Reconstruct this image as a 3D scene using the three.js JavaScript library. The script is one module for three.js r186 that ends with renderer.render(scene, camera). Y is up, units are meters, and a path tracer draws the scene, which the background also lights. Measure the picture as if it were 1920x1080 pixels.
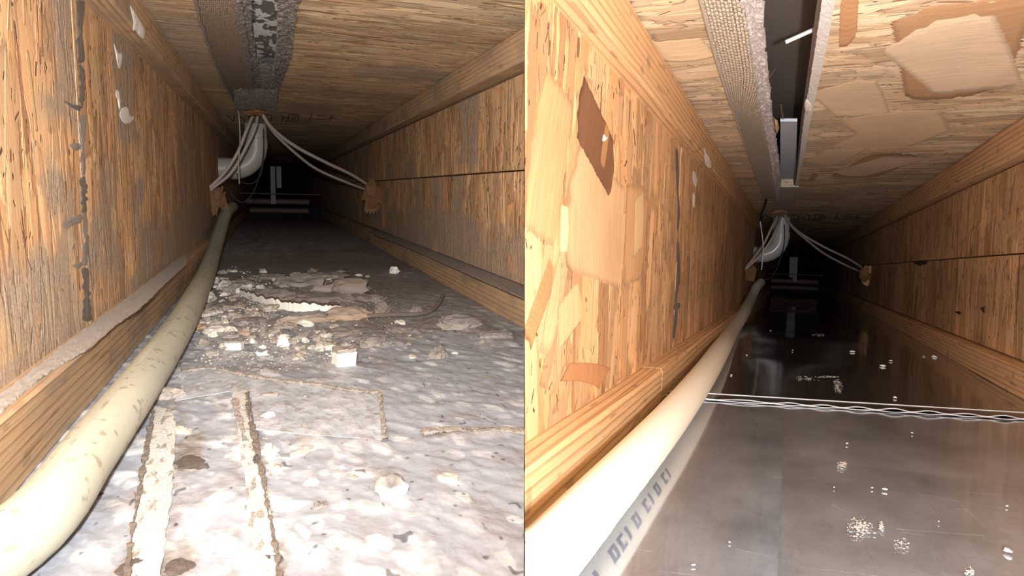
import * as THREE from 'three';
import { mergeGeometries } from 'three/addons/utils/BufferGeometryUtils.js';

// ------------------------------------------------------------------ camera, frames, light, exposure
const FL = 1300, CX = 960, CY = 540, U = 0.125;
// Two joist bays meet at the viewer in a narrow V. Each has its own axes: x to its right, y up, -z along it.
function makeFrame(vp, roll, o) {
  const d = new THREE.Vector3((vp[0] - CX) / FL, -(vp[1] - CY) / FL, -1).normalize();
  const a = d.clone().cross(new THREE.Vector3(0, 1, 0)).normalize(), b = a.clone().cross(d);
  const c = Math.cos(roll), s = Math.sin(roll);
  const e1 = a.clone().multiplyScalar(c).addScaledVector(b, s), e2 = b.clone().multiplyScalar(c).addScaledVector(a, -s);
  return { e1, e2, e3: d.clone().negate(), ...o };
}
const SPLIT = 983.6;                                     // the thin added partition, unseen edge-on, stands in the viewer's own plane
const NC = new THREE.Vector3(FL, 0, SPLIT - CX).normalize();
const L = makeFrame([508, 354], 0.021, { xl: -U, xr: 2.052 * U, wt: 1.053 * U, wb: -0.792 * U, ce: 1.31 * U, fl: -1.086 * U, ft: 0.158 * U, fb: 0.127 * U });
const R = makeFrame([1485, 508], -0.045, { xl: -U, xr: 1.955 * U, wt: 1.112 * U, wb: -0.755 * U, ce: 1.438 * U, fl: -0.998 * U, ft: 0.121 * U, fb: 0.146 * U });
const EYE = new THREE.Vector3(0, -L.fl, 0);
const camToWorld = new THREE.Matrix4().set(L.e1.x, L.e1.y, L.e1.z, 0, L.e2.x, L.e2.y, L.e2.z, 0, L.e3.x, L.e3.y, L.e3.z, 0, 0, 0, 0, 1);
for (const F of [L, R]) {
  F.rot = new THREE.Matrix4().makeBasis(F.e1, F.e2, F.e3).premultiply(camToWorld);
  F.q = new THREE.Quaternion().setFromRotationMatrix(F.rot);
  F.n = new THREE.Vector3(NC.dot(F.e1), NC.dot(F.e2), NC.dot(F.e3));
}
const scene = new THREE.Scene();
scene.background = new THREE.Color(0x000000);
const camera = new THREE.PerspectiveCamera(2 * Math.atan(540 / FL) * 180 / Math.PI, 16 / 9, 0.004, 30);
camera.position.copy(EYE);
camera.quaternion.setFromRotationMatrix(camToWorld);
camera.updateMatrixWorld(true);
const renderer = new THREE.WebGLRenderer({ antialias: true });
renderer.toneMapping = THREE.LinearToneMapping;
renderer.toneMappingExposure = 1.0;
renderer.shadowMap.enabled = true;
function world(F, p) { return p.clone().applyQuaternion(F.q).add(EYE); }
// the two torches that the bays were photographed with, each held beside the lens on its own side of the added partition
function torch(F, at, aim, power, colour, cone, edge) {
  const s = new THREE.SpotLight(colour, power, 12, THREE.MathUtils.degToRad(cone), edge, 2);
  s.position.copy(world(F, at)); s.target.position.copy(world(F, aim));
  s.castShadow = true; s.shadow.radius = 0.4; s.shadow.mapSize.set(2048, 2048); s.shadow.camera.near = 0.01;
  scene.add(s, s.target);
}
torch(L, new THREE.Vector3(-0.016, 0.035, 0.015), new THREE.Vector3(0.0, 0.26, -1), 2.75, 0xf3f5f8, 62, 1);
torch(R, new THREE.Vector3(0.05, -0.012, 0.05), new THREE.Vector3(0.0, 0.1, -1), 2.15, 0xf3f5ff, 80, 0.6);

// ------------------------------------------------------------------ small tools
function rng(seed) { let a = seed >>> 0; return () => { a = (a + 0x6D2B79F5) | 0; let t = Math.imul(a ^ (a >>> 15), 1 | a); t = (t + Math.imul(t ^ (t >>> 7), 61 | t)) ^ t; return ((t ^ (t >>> 14)) >>> 0) / 4294967296; }; }
function hash(x, y, z) { let h = Math.imul(x, 374761393) ^ Math.imul(y, 668265263) ^ Math.imul(z, 2147483647 ^ 0x5bd1e995); h = Math.imul(h ^ (h >>> 13), 1274126177); return ((h ^ (h >>> 16)) >>> 0) / 4294967296; }
const fade = (t) => t * t * (3 - 2 * t), mix = (a, b, t) => a + (b - a) * t, clamp = (v, a = 0, b = 1) => Math.min(b, Math.max(a, v));
const smooth = (a, b, v) => fade(clamp((v - a) / (b - a)));
function noise(x, y, s = 0) {
  const xi = Math.floor(x), yi = Math.floor(y), u = fade(x - xi), v = fade(y - yi);
  return mix(mix(hash(xi, yi, s), hash(xi + 1, yi, s), u), mix(hash(xi, yi + 1, s), hash(xi + 1, yi + 1, s), u), v);
}
function noise3(x, y, z, s = 0) { const zi = Math.floor(z); return mix(noise(x, y, s + zi * 131), noise(x, y, s + (zi + 1) * 131), fade(z - zi)); }
function fbm(x, y, s = 0, o = 4) { let v = 0, a = 0.5; for (let i = 0; i < o; i++) { v += a * noise(x, y, s + i * 17); x *= 2.03; y *= 2.03; a *= 0.5; } return v / (1 - 0.5 ** o); }
// where the sight line through a picture point meets a plane of a bay (axis 'x', 'y' or 'z' at the given value)
function on(F, px, py, axis, val) {
  const c = new THREE.Vector3((px - CX) / FL, -(py - CY) / FL, -1);
  const d = new THREE.Vector3(c.dot(F.e1), c.dot(F.e2), c.dot(F.e3));
  return d.multiplyScalar(val / d[axis]);
}
const at = (F, px, py, Z) => on(F, px, py, 'z', -Z);
const zNear = (F, x, y, z0) => Math.min(z0, -(F.n.x * x + F.n.y * y) / F.n.z - 0.0004);
const xSplit = (F, y, z) => -(F.n.y * y + F.n.z * z) / F.n.x;

// ------------------------------------------------------------------ scene objects
const used = new Map(), bases = new Map();
function numbered(name) { const n = used.get(name) || 0; used.set(name, n + 1); return n ? `${name}_${String(n).padStart(3, '0')}` : name; }
function thing(F, name, label, category, base, group) {
  const o = new THREE.Group(); o.name = numbered(name); scene.add(o);
  const b = base.isVector3 ? base : new THREE.Vector3(...base);
  o.position.copy(world(F, b)); o.quaternion.copy(F.q); bases.set(o, b);
  o.userData = { label, category }; if (group) o.userData.group = group;
  return o;
}
function struct(F, name, label, base = [0, 0, -1]) { const o = thing(F, name, label, undefined, base); o.userData = { kind: 'structure', label }; return o; }
function mesh(name, geo, mat) { const m = new THREE.Mesh(geo, mat); m.name = name; m.castShadow = m.receiveShadow = true; return m; }
// a part; its geometry is given in the bay's axes
function part(parent, name, geo, mat, label, sub) {
  const b = bases.get(parent); geo.translate(-b.x, -b.y, -b.z);
  const m = mesh(name, geo, mat); (sub || parent).add(m); if (label) m.userData.label = label;
  return m;
}
// a thing of one mesh
function solo(F, name, label, category, base, geo, mat, group) {
  const b = base.isVector3 ? base : new THREE.Vector3(...base);
  geo.translate(-b.x, -b.y, -b.z);
  const m = mesh(numbered(name), geo, mat); m.position.copy(world(F, b)); m.quaternion.copy(F.q); scene.add(m);
  m.userData = { label, category }; if (group) m.userData.group = group;
  return m;
}

// ------------------------------------------------------------------ textures
function tex(W, H, data, srgb, wrap = THREE.MirroredRepeatWrapping) {
  const t = new THREE.DataTexture(data, W, H, THREE.RGBAFormat); t.magFilter = THREE.LinearFilter; t.minFilter = THREE.LinearMipmapLinearFilter; t.generateMipmaps = true;
  t.wrapS = t.wrapT = wrap; if (srgb) t.colorSpace = THREE.SRGBColorSpace; t.needsUpdate = true; return t;
}
function bake(W, H, fn) { // fn(i, j) -> [r, g, b, h], 0..255 each
  const c = new Uint8Array(W * H * 4), b = new Uint8Array(W * H * 4);
  for (let j = 0, k = 0; j < H; j++) for (let i = 0; i < W; i++, k += 4) {
    const v = fn(i, j); c[k] = clamp(v[0], 0, 255); c[k + 1] = clamp(v[1], 0, 255); c[k + 2] = clamp(v[2], 0, 255); b[k] = b[k + 1] = b[k + 2] = clamp(v[3], 0, 255); c[k + 3] = b[k + 3] = 255;
  }
  return [c, b];
}
// oriented strand board: strands laid over each other, each with its own tone, grain and height
function osb(W, H, wm, hm, seed, o) {
  const r = rng(seed), N = W * H, col = new Float32Array(N * 3), hgt = new Float32Array(N), s = W / wm, sy = H / hm;
  for (let k = 0; k < N; k++) { col[k * 3] = o.base[0]; col[k * 3 + 1] = o.base[1]; col[k * 3 + 2] = o.base[2]; }
  function strand(cx, cy, len, wid, ang, c, h, id, ragged = 1) {
    const ca = Math.cos(ang), sa = Math.sin(ang), ex = (Math.abs(ca) * len + Math.abs(sa) * wid) / 2 * 1.1, ey = (Math.abs(sa) * len + Math.abs(ca) * wid) / 2 * 1.1;
    const x0 = Math.max(0, Math.floor((cx - ex) * s)), x1 = Math.min(W - 1, Math.ceil((cx + ex) * s)), y0 = Math.max(0, Math.floor((cy - ey) * sy)), y1 = Math.min(H - 1, Math.ceil((cy + ey) * sy));
    const tilt = (noise(id, 7.3, 5) - 0.5) * 0.5, skew = (noise(id, 3.1, 6) - 0.5) * 0.5, bow = (noise(id, 9.1, 6) - 0.5) * 0.35;
    for (let j = y0; j <= y1; j++) for (let i = x0; i <= x1; i++) {
      const dx = i / s - cx, dy = j / sy - cy; let a = (dx * ca + dy * sa) / (len / 2), t = (-dx * sa + dy * ca) / (wid / 2);
      t += bow * (a * a - 0.4);
      const taper = 1 - 0.35 * Math.max(0, Math.abs(a) - 0.5) + (noise(a * len * 90, id, 1) - 0.5) * 0.22 * ragged;
      const e = Math.abs(t) / taper; if (e > 1) continue;
      const end = Math.abs(a + skew * t * wid / len * 1.5) + (noise(t * wid * 420, id + 0.5, 2) - 0.5) * 0.16 * ragged; if (end > 0.95) continue;
      const g = noise(t * wid * 900 + id * 13.7, a * len * 22, 3) * 0.6 + noise(t * wid * 2600, a * len * 60 + id, 4) * 0.4;
      let m = 0.88 + 0.22 * g; m *= 1 - (t > 0 ? 0.2 : -0.05) * smooth(0.84, 0.98, e) - 0.14 * smooth(0.82, 0.95, end);  // shade painted along one strand edge and the ends, light along the other
      const k = j * W + i; col[k * 3] = c[0] * m; col[k * 3 + 1] = c[1] * (m - 0.02 * (1 - g)); col[k * 3 + 2] = c[2] * (m - 0.04 * (1 - g));
      hgt[k] = h + tilt * t * 0.5 + (g - 0.5) * 0.12 - (e > 0.9 ? 0.1 : 0);
    }
  }
  const main = o.along === 'v' ? Math.PI / 2 : 0, area = wm * hm;
  const draw = (n, l0, l1, w0, w1, spread, cols, h0, h1, ragged) => {
    for (let i = 0; i < n; i++) {
      const sp = (r() + r() + r() - 1.5) / 1.5 * spread, c = cols[Math.floor(r() ** 1.3 * cols.length)], q = 0.84 + 0.28 * r();
      strand(r() * wm, r() * hm, mix(l0, l1, r()), mix(w0, w1, r() * r()), main + sp, c.map((v) => v * q), mix(h0, h1, r()), 1 + i * 3.71 + r() * 9000, ragged);
    }
  };
  draw(Math.round(area * 2600), 0.08, 0.17, 0.016, 0.05, 0.9, o.pal, 0.1, 0.5);
  draw(Math.round(area * 2200 * o.fine), 0.05, 0.12, 0.006, 0.02, 0.65, o.pal, 0.3, 0.7);
  draw(Math.round(area * 1500 * o.big), 0.06, 0.14, 0.015, 0.042, 0.75, o.pal.slice(0, 4), 0.55, 0.75);
  draw(Math.round(area * 1300 * o.fine), 0.02, 0.09, 0.0025, 0.007, 0.4, o.pal, 0.5, 0.85);
  draw(Math.round(area * 5200 * o.bark), 0.002, 0.011, 0.0006, 0.0028, 1.4, o.dark, 0.1, 0.4, 2.2);
  draw(Math.round(area * 90 * o.bark), 0.01, 0.03, 0.0012, 0.006, 1.2, o.dark.map((c, k) => c.map((v, a) => v * 0.5 + o.pal[5][a] * 0.5)), 0.2, 0.5, 2);
  draw(Math.round(area * 600 * o.chips), 0.02, 0.07, 0.002, 0.006, 0.5, o.light, 0.8, 1);
  for (const q of o.extra || []) strand(q[0], q[1], q[2], q[3], q[4], q[5], q[6], q[7] || 5.5, 0.45);
  const [c, b] = bake(W, H, (i, j) => {
    const k = j * W + i, x = i / s, y = j / sy, f = (0.88 + 0.24 * fbm(x * 9, y * 9, seed)) * (1 - 0.12 * smooth(0.3, 0.08, hgt[k])), v = [col[k * 3] * f, col[k * 3 + 1] * f, col[k * 3 + 2] * f, hgt[k] * 255];  // low crevices between strands darkened, their shade put into the colour
    if (o.dirt) { const w = o.dirt(x, y); for (let a = 0; a < 3; a++) v[a] = mix(v[a], o.dust[a] * (0.85 + 0.3 * noise(x * 900, y * 900, 9)), w); }
    return v;
  });
  const rep = (t) => { t.repeat.set(1 / wm, 1 / hm); return t; };
  return { map: rep(tex(W, H, c, true)), bump: rep(tex(W, H, b, false)) };
}
const wallPal = [[228, 188, 140], [219, 175, 126], [210, 164, 114], [224, 183, 134], [200, 153, 106], [172, 126, 86]], barkCols = [[104, 72, 48], [78, 56, 42], [132, 92, 60]], paleCols = [[236, 204, 156], [228, 188, 132]];
const ceilPal = [[236, 214, 178], [230, 205, 166], [233, 209, 172], [222, 193, 152], [208, 176, 134], [182, 146, 108]], ceilBark = [[140, 104, 72], [112, 82, 58], [160, 120, 84]];
const osbMat = (t, bump, rough = 0.82) => new THREE.MeshStandardMaterial({ map: t.map, bumpMap: t.bump, bumpScale: bump, roughness: rough });
const flakeW = (F, u0, cx, cy, w, h, ang, c, id) => { const p = on(F, cx, cy, 'x', F.xl), a = on(F, cx + w / 2, cy, 'x', F.xl), b = on(F, cx, cy + h / 2, 'x', F.xl); return [-p.z + u0, p.y - F.wb, Math.abs(b.y - p.y) * 2, Math.abs(a.z - p.z) * 2, Math.PI / 2 + ang, c, 0.9, id]; };
const flakeC = (F, cx, cy, w, h, ang, c, id) => { const p = on(F, cx, cy, 'y', F.ce), a = on(F, cx + w / 2, cy, 'y', F.ce), b = on(F, cx, cy + h / 2, 'y', F.ce); return [p.x + 0.15, -p.z, Math.abs(a.x - p.x) * 2, Math.abs(b.z - p.z) * 2, ang, c, 0.9, id]; };
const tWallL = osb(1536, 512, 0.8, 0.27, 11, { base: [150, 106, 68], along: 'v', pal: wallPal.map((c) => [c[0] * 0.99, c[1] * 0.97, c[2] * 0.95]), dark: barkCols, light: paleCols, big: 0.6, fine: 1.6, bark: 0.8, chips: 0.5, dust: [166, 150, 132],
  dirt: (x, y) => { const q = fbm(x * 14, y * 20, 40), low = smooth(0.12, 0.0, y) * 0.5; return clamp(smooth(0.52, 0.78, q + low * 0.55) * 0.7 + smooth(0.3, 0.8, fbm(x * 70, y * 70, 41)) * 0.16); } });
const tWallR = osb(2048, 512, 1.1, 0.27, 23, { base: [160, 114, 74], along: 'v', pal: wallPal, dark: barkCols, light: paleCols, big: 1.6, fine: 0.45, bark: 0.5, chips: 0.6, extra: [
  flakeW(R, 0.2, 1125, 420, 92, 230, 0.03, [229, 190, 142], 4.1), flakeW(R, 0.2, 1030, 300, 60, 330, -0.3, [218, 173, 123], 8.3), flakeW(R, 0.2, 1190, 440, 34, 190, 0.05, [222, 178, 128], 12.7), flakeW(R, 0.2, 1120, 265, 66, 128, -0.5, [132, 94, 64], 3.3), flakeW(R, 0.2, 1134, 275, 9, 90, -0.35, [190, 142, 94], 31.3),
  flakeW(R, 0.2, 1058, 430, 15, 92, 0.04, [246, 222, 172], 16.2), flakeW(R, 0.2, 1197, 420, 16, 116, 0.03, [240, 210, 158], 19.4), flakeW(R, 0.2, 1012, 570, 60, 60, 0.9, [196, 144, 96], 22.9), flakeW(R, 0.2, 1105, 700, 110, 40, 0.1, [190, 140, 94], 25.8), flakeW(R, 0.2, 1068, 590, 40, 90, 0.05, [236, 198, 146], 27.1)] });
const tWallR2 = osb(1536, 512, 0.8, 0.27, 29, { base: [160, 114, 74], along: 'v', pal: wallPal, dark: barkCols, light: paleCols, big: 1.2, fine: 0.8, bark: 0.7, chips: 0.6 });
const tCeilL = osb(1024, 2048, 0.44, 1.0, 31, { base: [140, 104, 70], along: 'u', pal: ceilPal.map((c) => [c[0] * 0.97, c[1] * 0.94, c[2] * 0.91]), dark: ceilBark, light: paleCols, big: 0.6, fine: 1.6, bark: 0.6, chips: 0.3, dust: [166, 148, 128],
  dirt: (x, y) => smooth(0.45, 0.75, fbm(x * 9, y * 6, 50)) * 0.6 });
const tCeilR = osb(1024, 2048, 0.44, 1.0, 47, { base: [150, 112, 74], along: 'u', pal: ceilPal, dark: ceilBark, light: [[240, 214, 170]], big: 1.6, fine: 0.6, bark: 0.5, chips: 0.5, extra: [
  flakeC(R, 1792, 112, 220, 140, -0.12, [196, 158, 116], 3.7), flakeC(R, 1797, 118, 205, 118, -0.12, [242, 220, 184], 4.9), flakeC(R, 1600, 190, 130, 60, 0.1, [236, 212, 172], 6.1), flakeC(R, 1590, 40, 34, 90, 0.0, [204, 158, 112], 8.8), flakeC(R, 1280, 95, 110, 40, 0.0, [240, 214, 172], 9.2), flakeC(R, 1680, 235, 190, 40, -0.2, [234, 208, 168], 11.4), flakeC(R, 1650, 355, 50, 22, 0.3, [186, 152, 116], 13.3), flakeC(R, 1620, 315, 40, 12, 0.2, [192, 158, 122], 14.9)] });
function lumber(seed, dirty) {
  const W = 1536, H = 256;
  const [c, b] = bake(W, H, (i, j) => {
    const x = i / W, y = j / H, warp = fbm(x * 1.6, y * 1.5, seed, 3) * 2.2, ring = (y * 20 + warp) % 1, late = smooth(0.5, 0.93, ring) * (1 - smooth(0.93, 1, ring)) * (0.5 + 0.8 * noise(x * 3, y * 9, seed + 21));
    const fib = noise(x * 30, y * 220, seed + 3), big = fbm(x * 4, y * 3, seed + 5), fine = noise(x * 120, y * 128, seed + 8);
    let v = [222 - 40 * late + 22 * (fib - 0.5) + 30 * (big - 0.5), 180 - 42 * late + 22 * (fib - 0.5) + 28 * (big - 0.5), 130 - 38 * late + 16 * (fib - 0.5) + 22 * (big - 0.5)];
    const spot = smooth(0.8, 0.9, noise(x * 40, y * 26, seed + 9)) * 0.35; v = v.map((q) => q * (1 - spot * 0.45));
    if (dirty) { const w = clamp(smooth(0.35, 0.85, fbm(x * 14, y * 6, seed + 12)) * 0.45 + 0.32); v = v.map((q, k) => mix(q, [140, 124, 108][k], w)); }
    return [...v, 150 - 70 * late + 60 * (fib - 0.5) + 30 * (fine - 0.5)];
  });
  const rep = (t) => { t.repeat.set(1 / 0.9, 1 / 0.12); return t; };
  return new THREE.MeshStandardMaterial({ map: rep(tex(W, H, c, true)), bumpMap: rep(tex(W, H, b, false)), bumpScale: 0.0006, roughness: 0.75 });
}
const M = {
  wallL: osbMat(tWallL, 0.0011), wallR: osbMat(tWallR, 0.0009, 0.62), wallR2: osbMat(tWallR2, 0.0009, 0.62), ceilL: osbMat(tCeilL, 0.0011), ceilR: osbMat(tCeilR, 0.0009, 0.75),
  lumL: lumber(3, true), lumR: lumber(5, false),
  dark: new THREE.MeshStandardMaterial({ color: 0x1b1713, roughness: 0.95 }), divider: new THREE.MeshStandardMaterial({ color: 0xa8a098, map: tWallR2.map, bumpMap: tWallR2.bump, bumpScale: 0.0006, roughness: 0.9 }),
  caulk: new THREE.MeshStandardMaterial({ color: 0xfdf6e8, roughness: 0.55 }), pvc: new THREE.MeshStandardMaterial({ color: 0xd9dad4, roughness: 0.22 }), pvcDirty: new THREE.MeshStandardMaterial({ color: 0xb9b1a2, roughness: 0.38 }),
  cableDirty: new THREE.MeshStandardMaterial({ color: 0xb5a598, roughness: 0.8 }), cable: new THREE.MeshStandardMaterial({ color: 0xe0d2c4, roughness: 0.55 }), black: new THREE.MeshStandardMaterial({ color: 0x2a2624, roughness: 0.6 }),
  zinc: new THREE.MeshStandardMaterial({ color: 0xa9abab, roughness: 0.32, metalness: 1 }), strap: new THREE.MeshStandardMaterial({ color: 0x56544f, roughness: 0.5, metalness: 0.6 }), pipe: new THREE.MeshStandardMaterial({ color: 0x6d5a4c, roughness: 0.6 }),
  splinter: new THREE.MeshStandardMaterial({ color: 0xa4764c, roughness: 0.85 }), splinterPale: new THREE.MeshStandardMaterial({ color: 0xdcb27c, roughness: 0.85 }), stain: new THREE.MeshStandardMaterial({ color: 0x3a2a1e, roughness: 0.95 }), torn: new THREE.MeshStandardMaterial({ color: 0x80583c, roughness: 0.9 }), splinterDirty: new THREE.MeshStandardMaterial({ color: 0x85623f, roughness: 0.9 }),
  crumb: new THREE.MeshStandardMaterial({ vertexColors: true, roughness: 0.92 }), lint: new THREE.MeshStandardMaterial({ color: 0x6b6258, roughness: 1 }), lintPale: new THREE.MeshStandardMaterial({ color: 0x8d8074, roughness: 1 }),
};

// ------------------------------------------------------------------ geometry builders
function geo(pos, uv, col) {
  const g = new THREE.BufferGeometry(); g.setAttribute('position', new THREE.Float32BufferAttribute(pos, 3)); if (uv) g.setAttribute('uv', new THREE.Float32BufferAttribute(uv, 2));
  if (col) g.setAttribute('color', new THREE.Float32BufferAttribute(col, 3)); g.computeVertexNormals(); return g;
}
// a length of timber or board: a counter-clockwise section swept along the bay, cut at the added partition
function beam(F, sec, z0, z1, n, o = {}) {
  const pos = [], uv = [], P = [], m = sec.length, wob = o.wob || 0;
  for (let k = 0; k <= n; k++) P.push(sec.map(([x, y], i) => { const za = zNear(F, x, y, z0), z = mix(za, z1, (k / n) ** 1.6); return [x + (noise(z * 14, i * 5.1, 61) - 0.5) * wob, y + (noise(z * 14, i * 3.7, 62) - 0.5) * wob, z]; }));
  let per = o.v0 || 0;
  for (let i = 0; i < m; i++) {
    const j = (i + 1) % m, w = Math.hypot(sec[j][0] - sec[i][0], sec[j][1] - sec[i][1]);
    for (let k = 0; k < n; k++) {
      const q = [[P[k][i], per], [P[k + 1][i], per], [P[k + 1][j], per + w], [P[k][i], per], [P[k + 1][j], per + w], [P[k][j], per + w]];
      for (const [p, v] of q) { pos.push(...p); if (o.uv === 'yz') uv.push(-p[2] + (o.u0 || 0), p[1] - F.wb); else uv.push(-p[2] + (o.u0 || 0), v); }
    }
    per += w;
  }
  for (const [row, flip] of [[P[0], false], [P[n], true]]) for (let i = 1; i < m - 1; i++) { const t = [row[0], row[i], row[i + 1]]; if (flip) t.reverse(); for (const p of t) { pos.push(...p); uv.push(p[0], p[1]); } }
  return geo(pos, uv);
}
const rect = (x0, x1, y0, y1, c = 0.0012) => [[x0 + c, y0], [x1 - c, y0], [x1, y0 + c], [x1, y1 - c], [x1 - c, y1], [x0 + c, y1], [x0, y1 - c], [x0, y0 + c]];
// a flat sheet with thickness in the plane of a ceiling or floor: outline in (x, distance)
function slab(F, outline, y, thick, holes = [], bevel = 0) {
  const sh = new THREE.Shape(outline.map((p) => new THREE.Vector2(p[0], p[1])));
  for (const h of holes) sh.holes.push(new THREE.Path(h.map((p) => new THREE.Vector2(p[0], p[1]))));
  const g = new THREE.ExtrudeGeometry(sh, { depth: thick, bevelEnabled: bevel > 0, bevelSize: bevel, bevelThickness: bevel, bevelSegments: 2 });
  const u = g.attributes.uv; for (let i = 0; i < u.count; i++) u.setX(i, u.getX(i) + 0.15);
  g.rotateX(-Math.PI / 2); g.translate(0, y, 0); return g;
}
const pz = (p) => [p.x, -p.z];
const curve = (pts, closed) => new THREE.CatmullRomCurve3(pts, closed, 'centripetal');
const tube = (pts, r, seg = 60, rad = 10) => new THREE.TubeGeometry(curve(pts), seg, r, rad, false);
// a lump: angular plaster crumb, soft dust clump or thin flake
function lump(seed, sx, sy, sz, kind, c1, c2) {
  let g = new THREE.IcosahedronGeometry(1, kind === 'dust' ? 4 : kind === 'rock' ? 2 : 1);
  const p = g.attributes.position, col = [], v = new THREE.Vector3(), amp = kind === 'dust' ? 0.5 : 0.95;
  for (let i = 0; i < p.count; i++) {
    v.fromBufferAttribute(p, i).normalize();
    let d = 1 + amp * (noise3(v.x * 1.6 + 9, v.y * 1.6 + 9, v.z * 1.6 + 9, seed) - 0.5) * 1.4;
    if (kind === 'dust') d += 0.35 * (noise3(v.x * 6 + 20, v.y * 6 + 20, v.z * 6 + 20, seed + 5) - 0.5) + 0.2 * (noise3(v.x * 15 + 20, v.y * 15 + 20, v.z * 15 + 20, seed + 6) - 0.5);
    if (kind !== 'dust') { const q = Math.round((noise3(v.x * 1.3 + 4, v.y * 1.3 + 4, v.z * 1.3 + 4, seed + 9) * 5)) / 5; d *= 0.8 + 0.4 * q; }
    v.multiplyScalar(d); if (v.y < -0.45) v.y = -0.45;
    const w = clamp(smooth(-0.1, 0.6, v.y / d) * 0.7 + (noise3(v.x * 4 + 7, v.y * 4 + 7, v.z * 4 + 7, seed + 3) - 0.35));
    col.push(mix(c1[0], c2[0], w), mix(c1[1], c2[1], w), mix(c1[2], c2[2], w));
    p.setXYZ(i, v.x * sx, (v.y + 0.45) * sy, v.z * sz);
  }
  g.setAttribute('color', new THREE.Float32BufferAttribute(col, 3)); g.deleteAttribute('normal');
  g.computeVertexNormals(); return g;
}
const lin = (r, g, b) => { const c = new THREE.Color().setRGB(r / 255, g / 255, b / 255, THREE.SRGBColorSpace); return [c.r, c.g, c.b]; };
const C = { white: lin(232, 228, 216), grey: lin(150, 140, 128), brown: lin(134, 120, 106), soil: lin(84, 75, 66), darkGrey: lin(104, 97, 90), tan: lin(166, 140, 116), pale: lin(206, 200, 186), orange: lin(196, 152, 104) };
// a raised drop or smear with an outline given in picture points on a wall plane
function smear(F, pts, axis, val, thick, sign, round = true) {
  const q = pts.map(([x, y]) => on(F, x, y, axis, val)), [a, b] = axis === 'x' ? ['z', 'y'] : axis === 'y' ? ['x', 'z'] : ['x', 'y'];
  const fine = round ? curve(q, true).getPoints(pts.length * 5).slice(0, -1) : q, ctr = fine.reduce((s, v) => s.add(v), new THREE.Vector3()).divideScalar(fine.length);
  const rings = [0, 0.55, 0.85, 1], hs = [1, 0.9, 0.6, 0], pos = [];
  const V = (k, i) => { const p = fine[i % fine.length], t = rings[k]; const w = ctr.clone().lerp(p, t); const loc = Math.abs(noise(w[a] * 160, w[b] * 160, 71)); w[axis] += sign * thick * hs[k] * (0.6 + 0.8 * loc); return w; };
  for (let k = 0; k < 3; k++) for (let i = 0; i < fine.length; i++) for (const w of [V(k, i), V(k + 1, i), V(k + 1, i + 1), V(k, i), V(k + 1, i + 1), V(k, i + 1)]) pos.push(w.x, w.y, w.z);
  return geo(pos);
}
function strip(F, left, right, yl, yr, thick, fuzz, seed, nn = 90, nx = 6) { // a soft strip between two lines of picture points at given heights
  const a = curve(left.map((p) => on(F, ...p, 'y', yl))), b = curve(right.map((p) => on(F, ...p, 'y', yr))), rows = [], pos = [], uv = [];
  for (let k = 0; k <= nn; k++) { const p = a.getPoint(k / nn), q = b.getPoint(k / nn), ring = []; const m = nx * 2 + 2;
    for (let i = 0; i < m; i++) { const under = i <= nx, t = under ? i / nx : 1 - (i - nx - 1) / nx, v = p.clone().lerp(q, t); if (!under) v.y += thick; const f = fuzz * (0.6 * noise3(v.x * 420 + 50, v.y * 420 + 50, v.z * 170 + 90, seed) + 0.4 * noise3(v.x * 1100 + 50, v.y * 1100 + 50, v.z * 520 + 90, seed + 2) - 0.4); v.y -= under ? f : -f; v.x += (t > 0.8 ? f : t < 0.2 ? -f : 0) * 1.2; ring.push([v, p.distanceTo(q) * t, -p.z]); }
    rows.push(ring); }
  const m = rows[0].length; for (let k = 0; k < nn; k++) for (let i = 0; i < m; i++) { const j = (i + 1) % m; for (const w of [rows[k][i], rows[k][j], rows[k + 1][j], rows[k][i], rows[k + 1][j], rows[k + 1][i]]) { pos.push(w[0].x, w[0].y, w[0].z); uv.push(w[1], w[2]); } }
  return geo(pos, uv);
}
const mid = (F, pts, axis, val) => pts.map(([x, y]) => on(F, x, y, axis, val)).reduce((s, v) => s.add(v), new THREE.Vector3()).divideScalar(pts.length);

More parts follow.
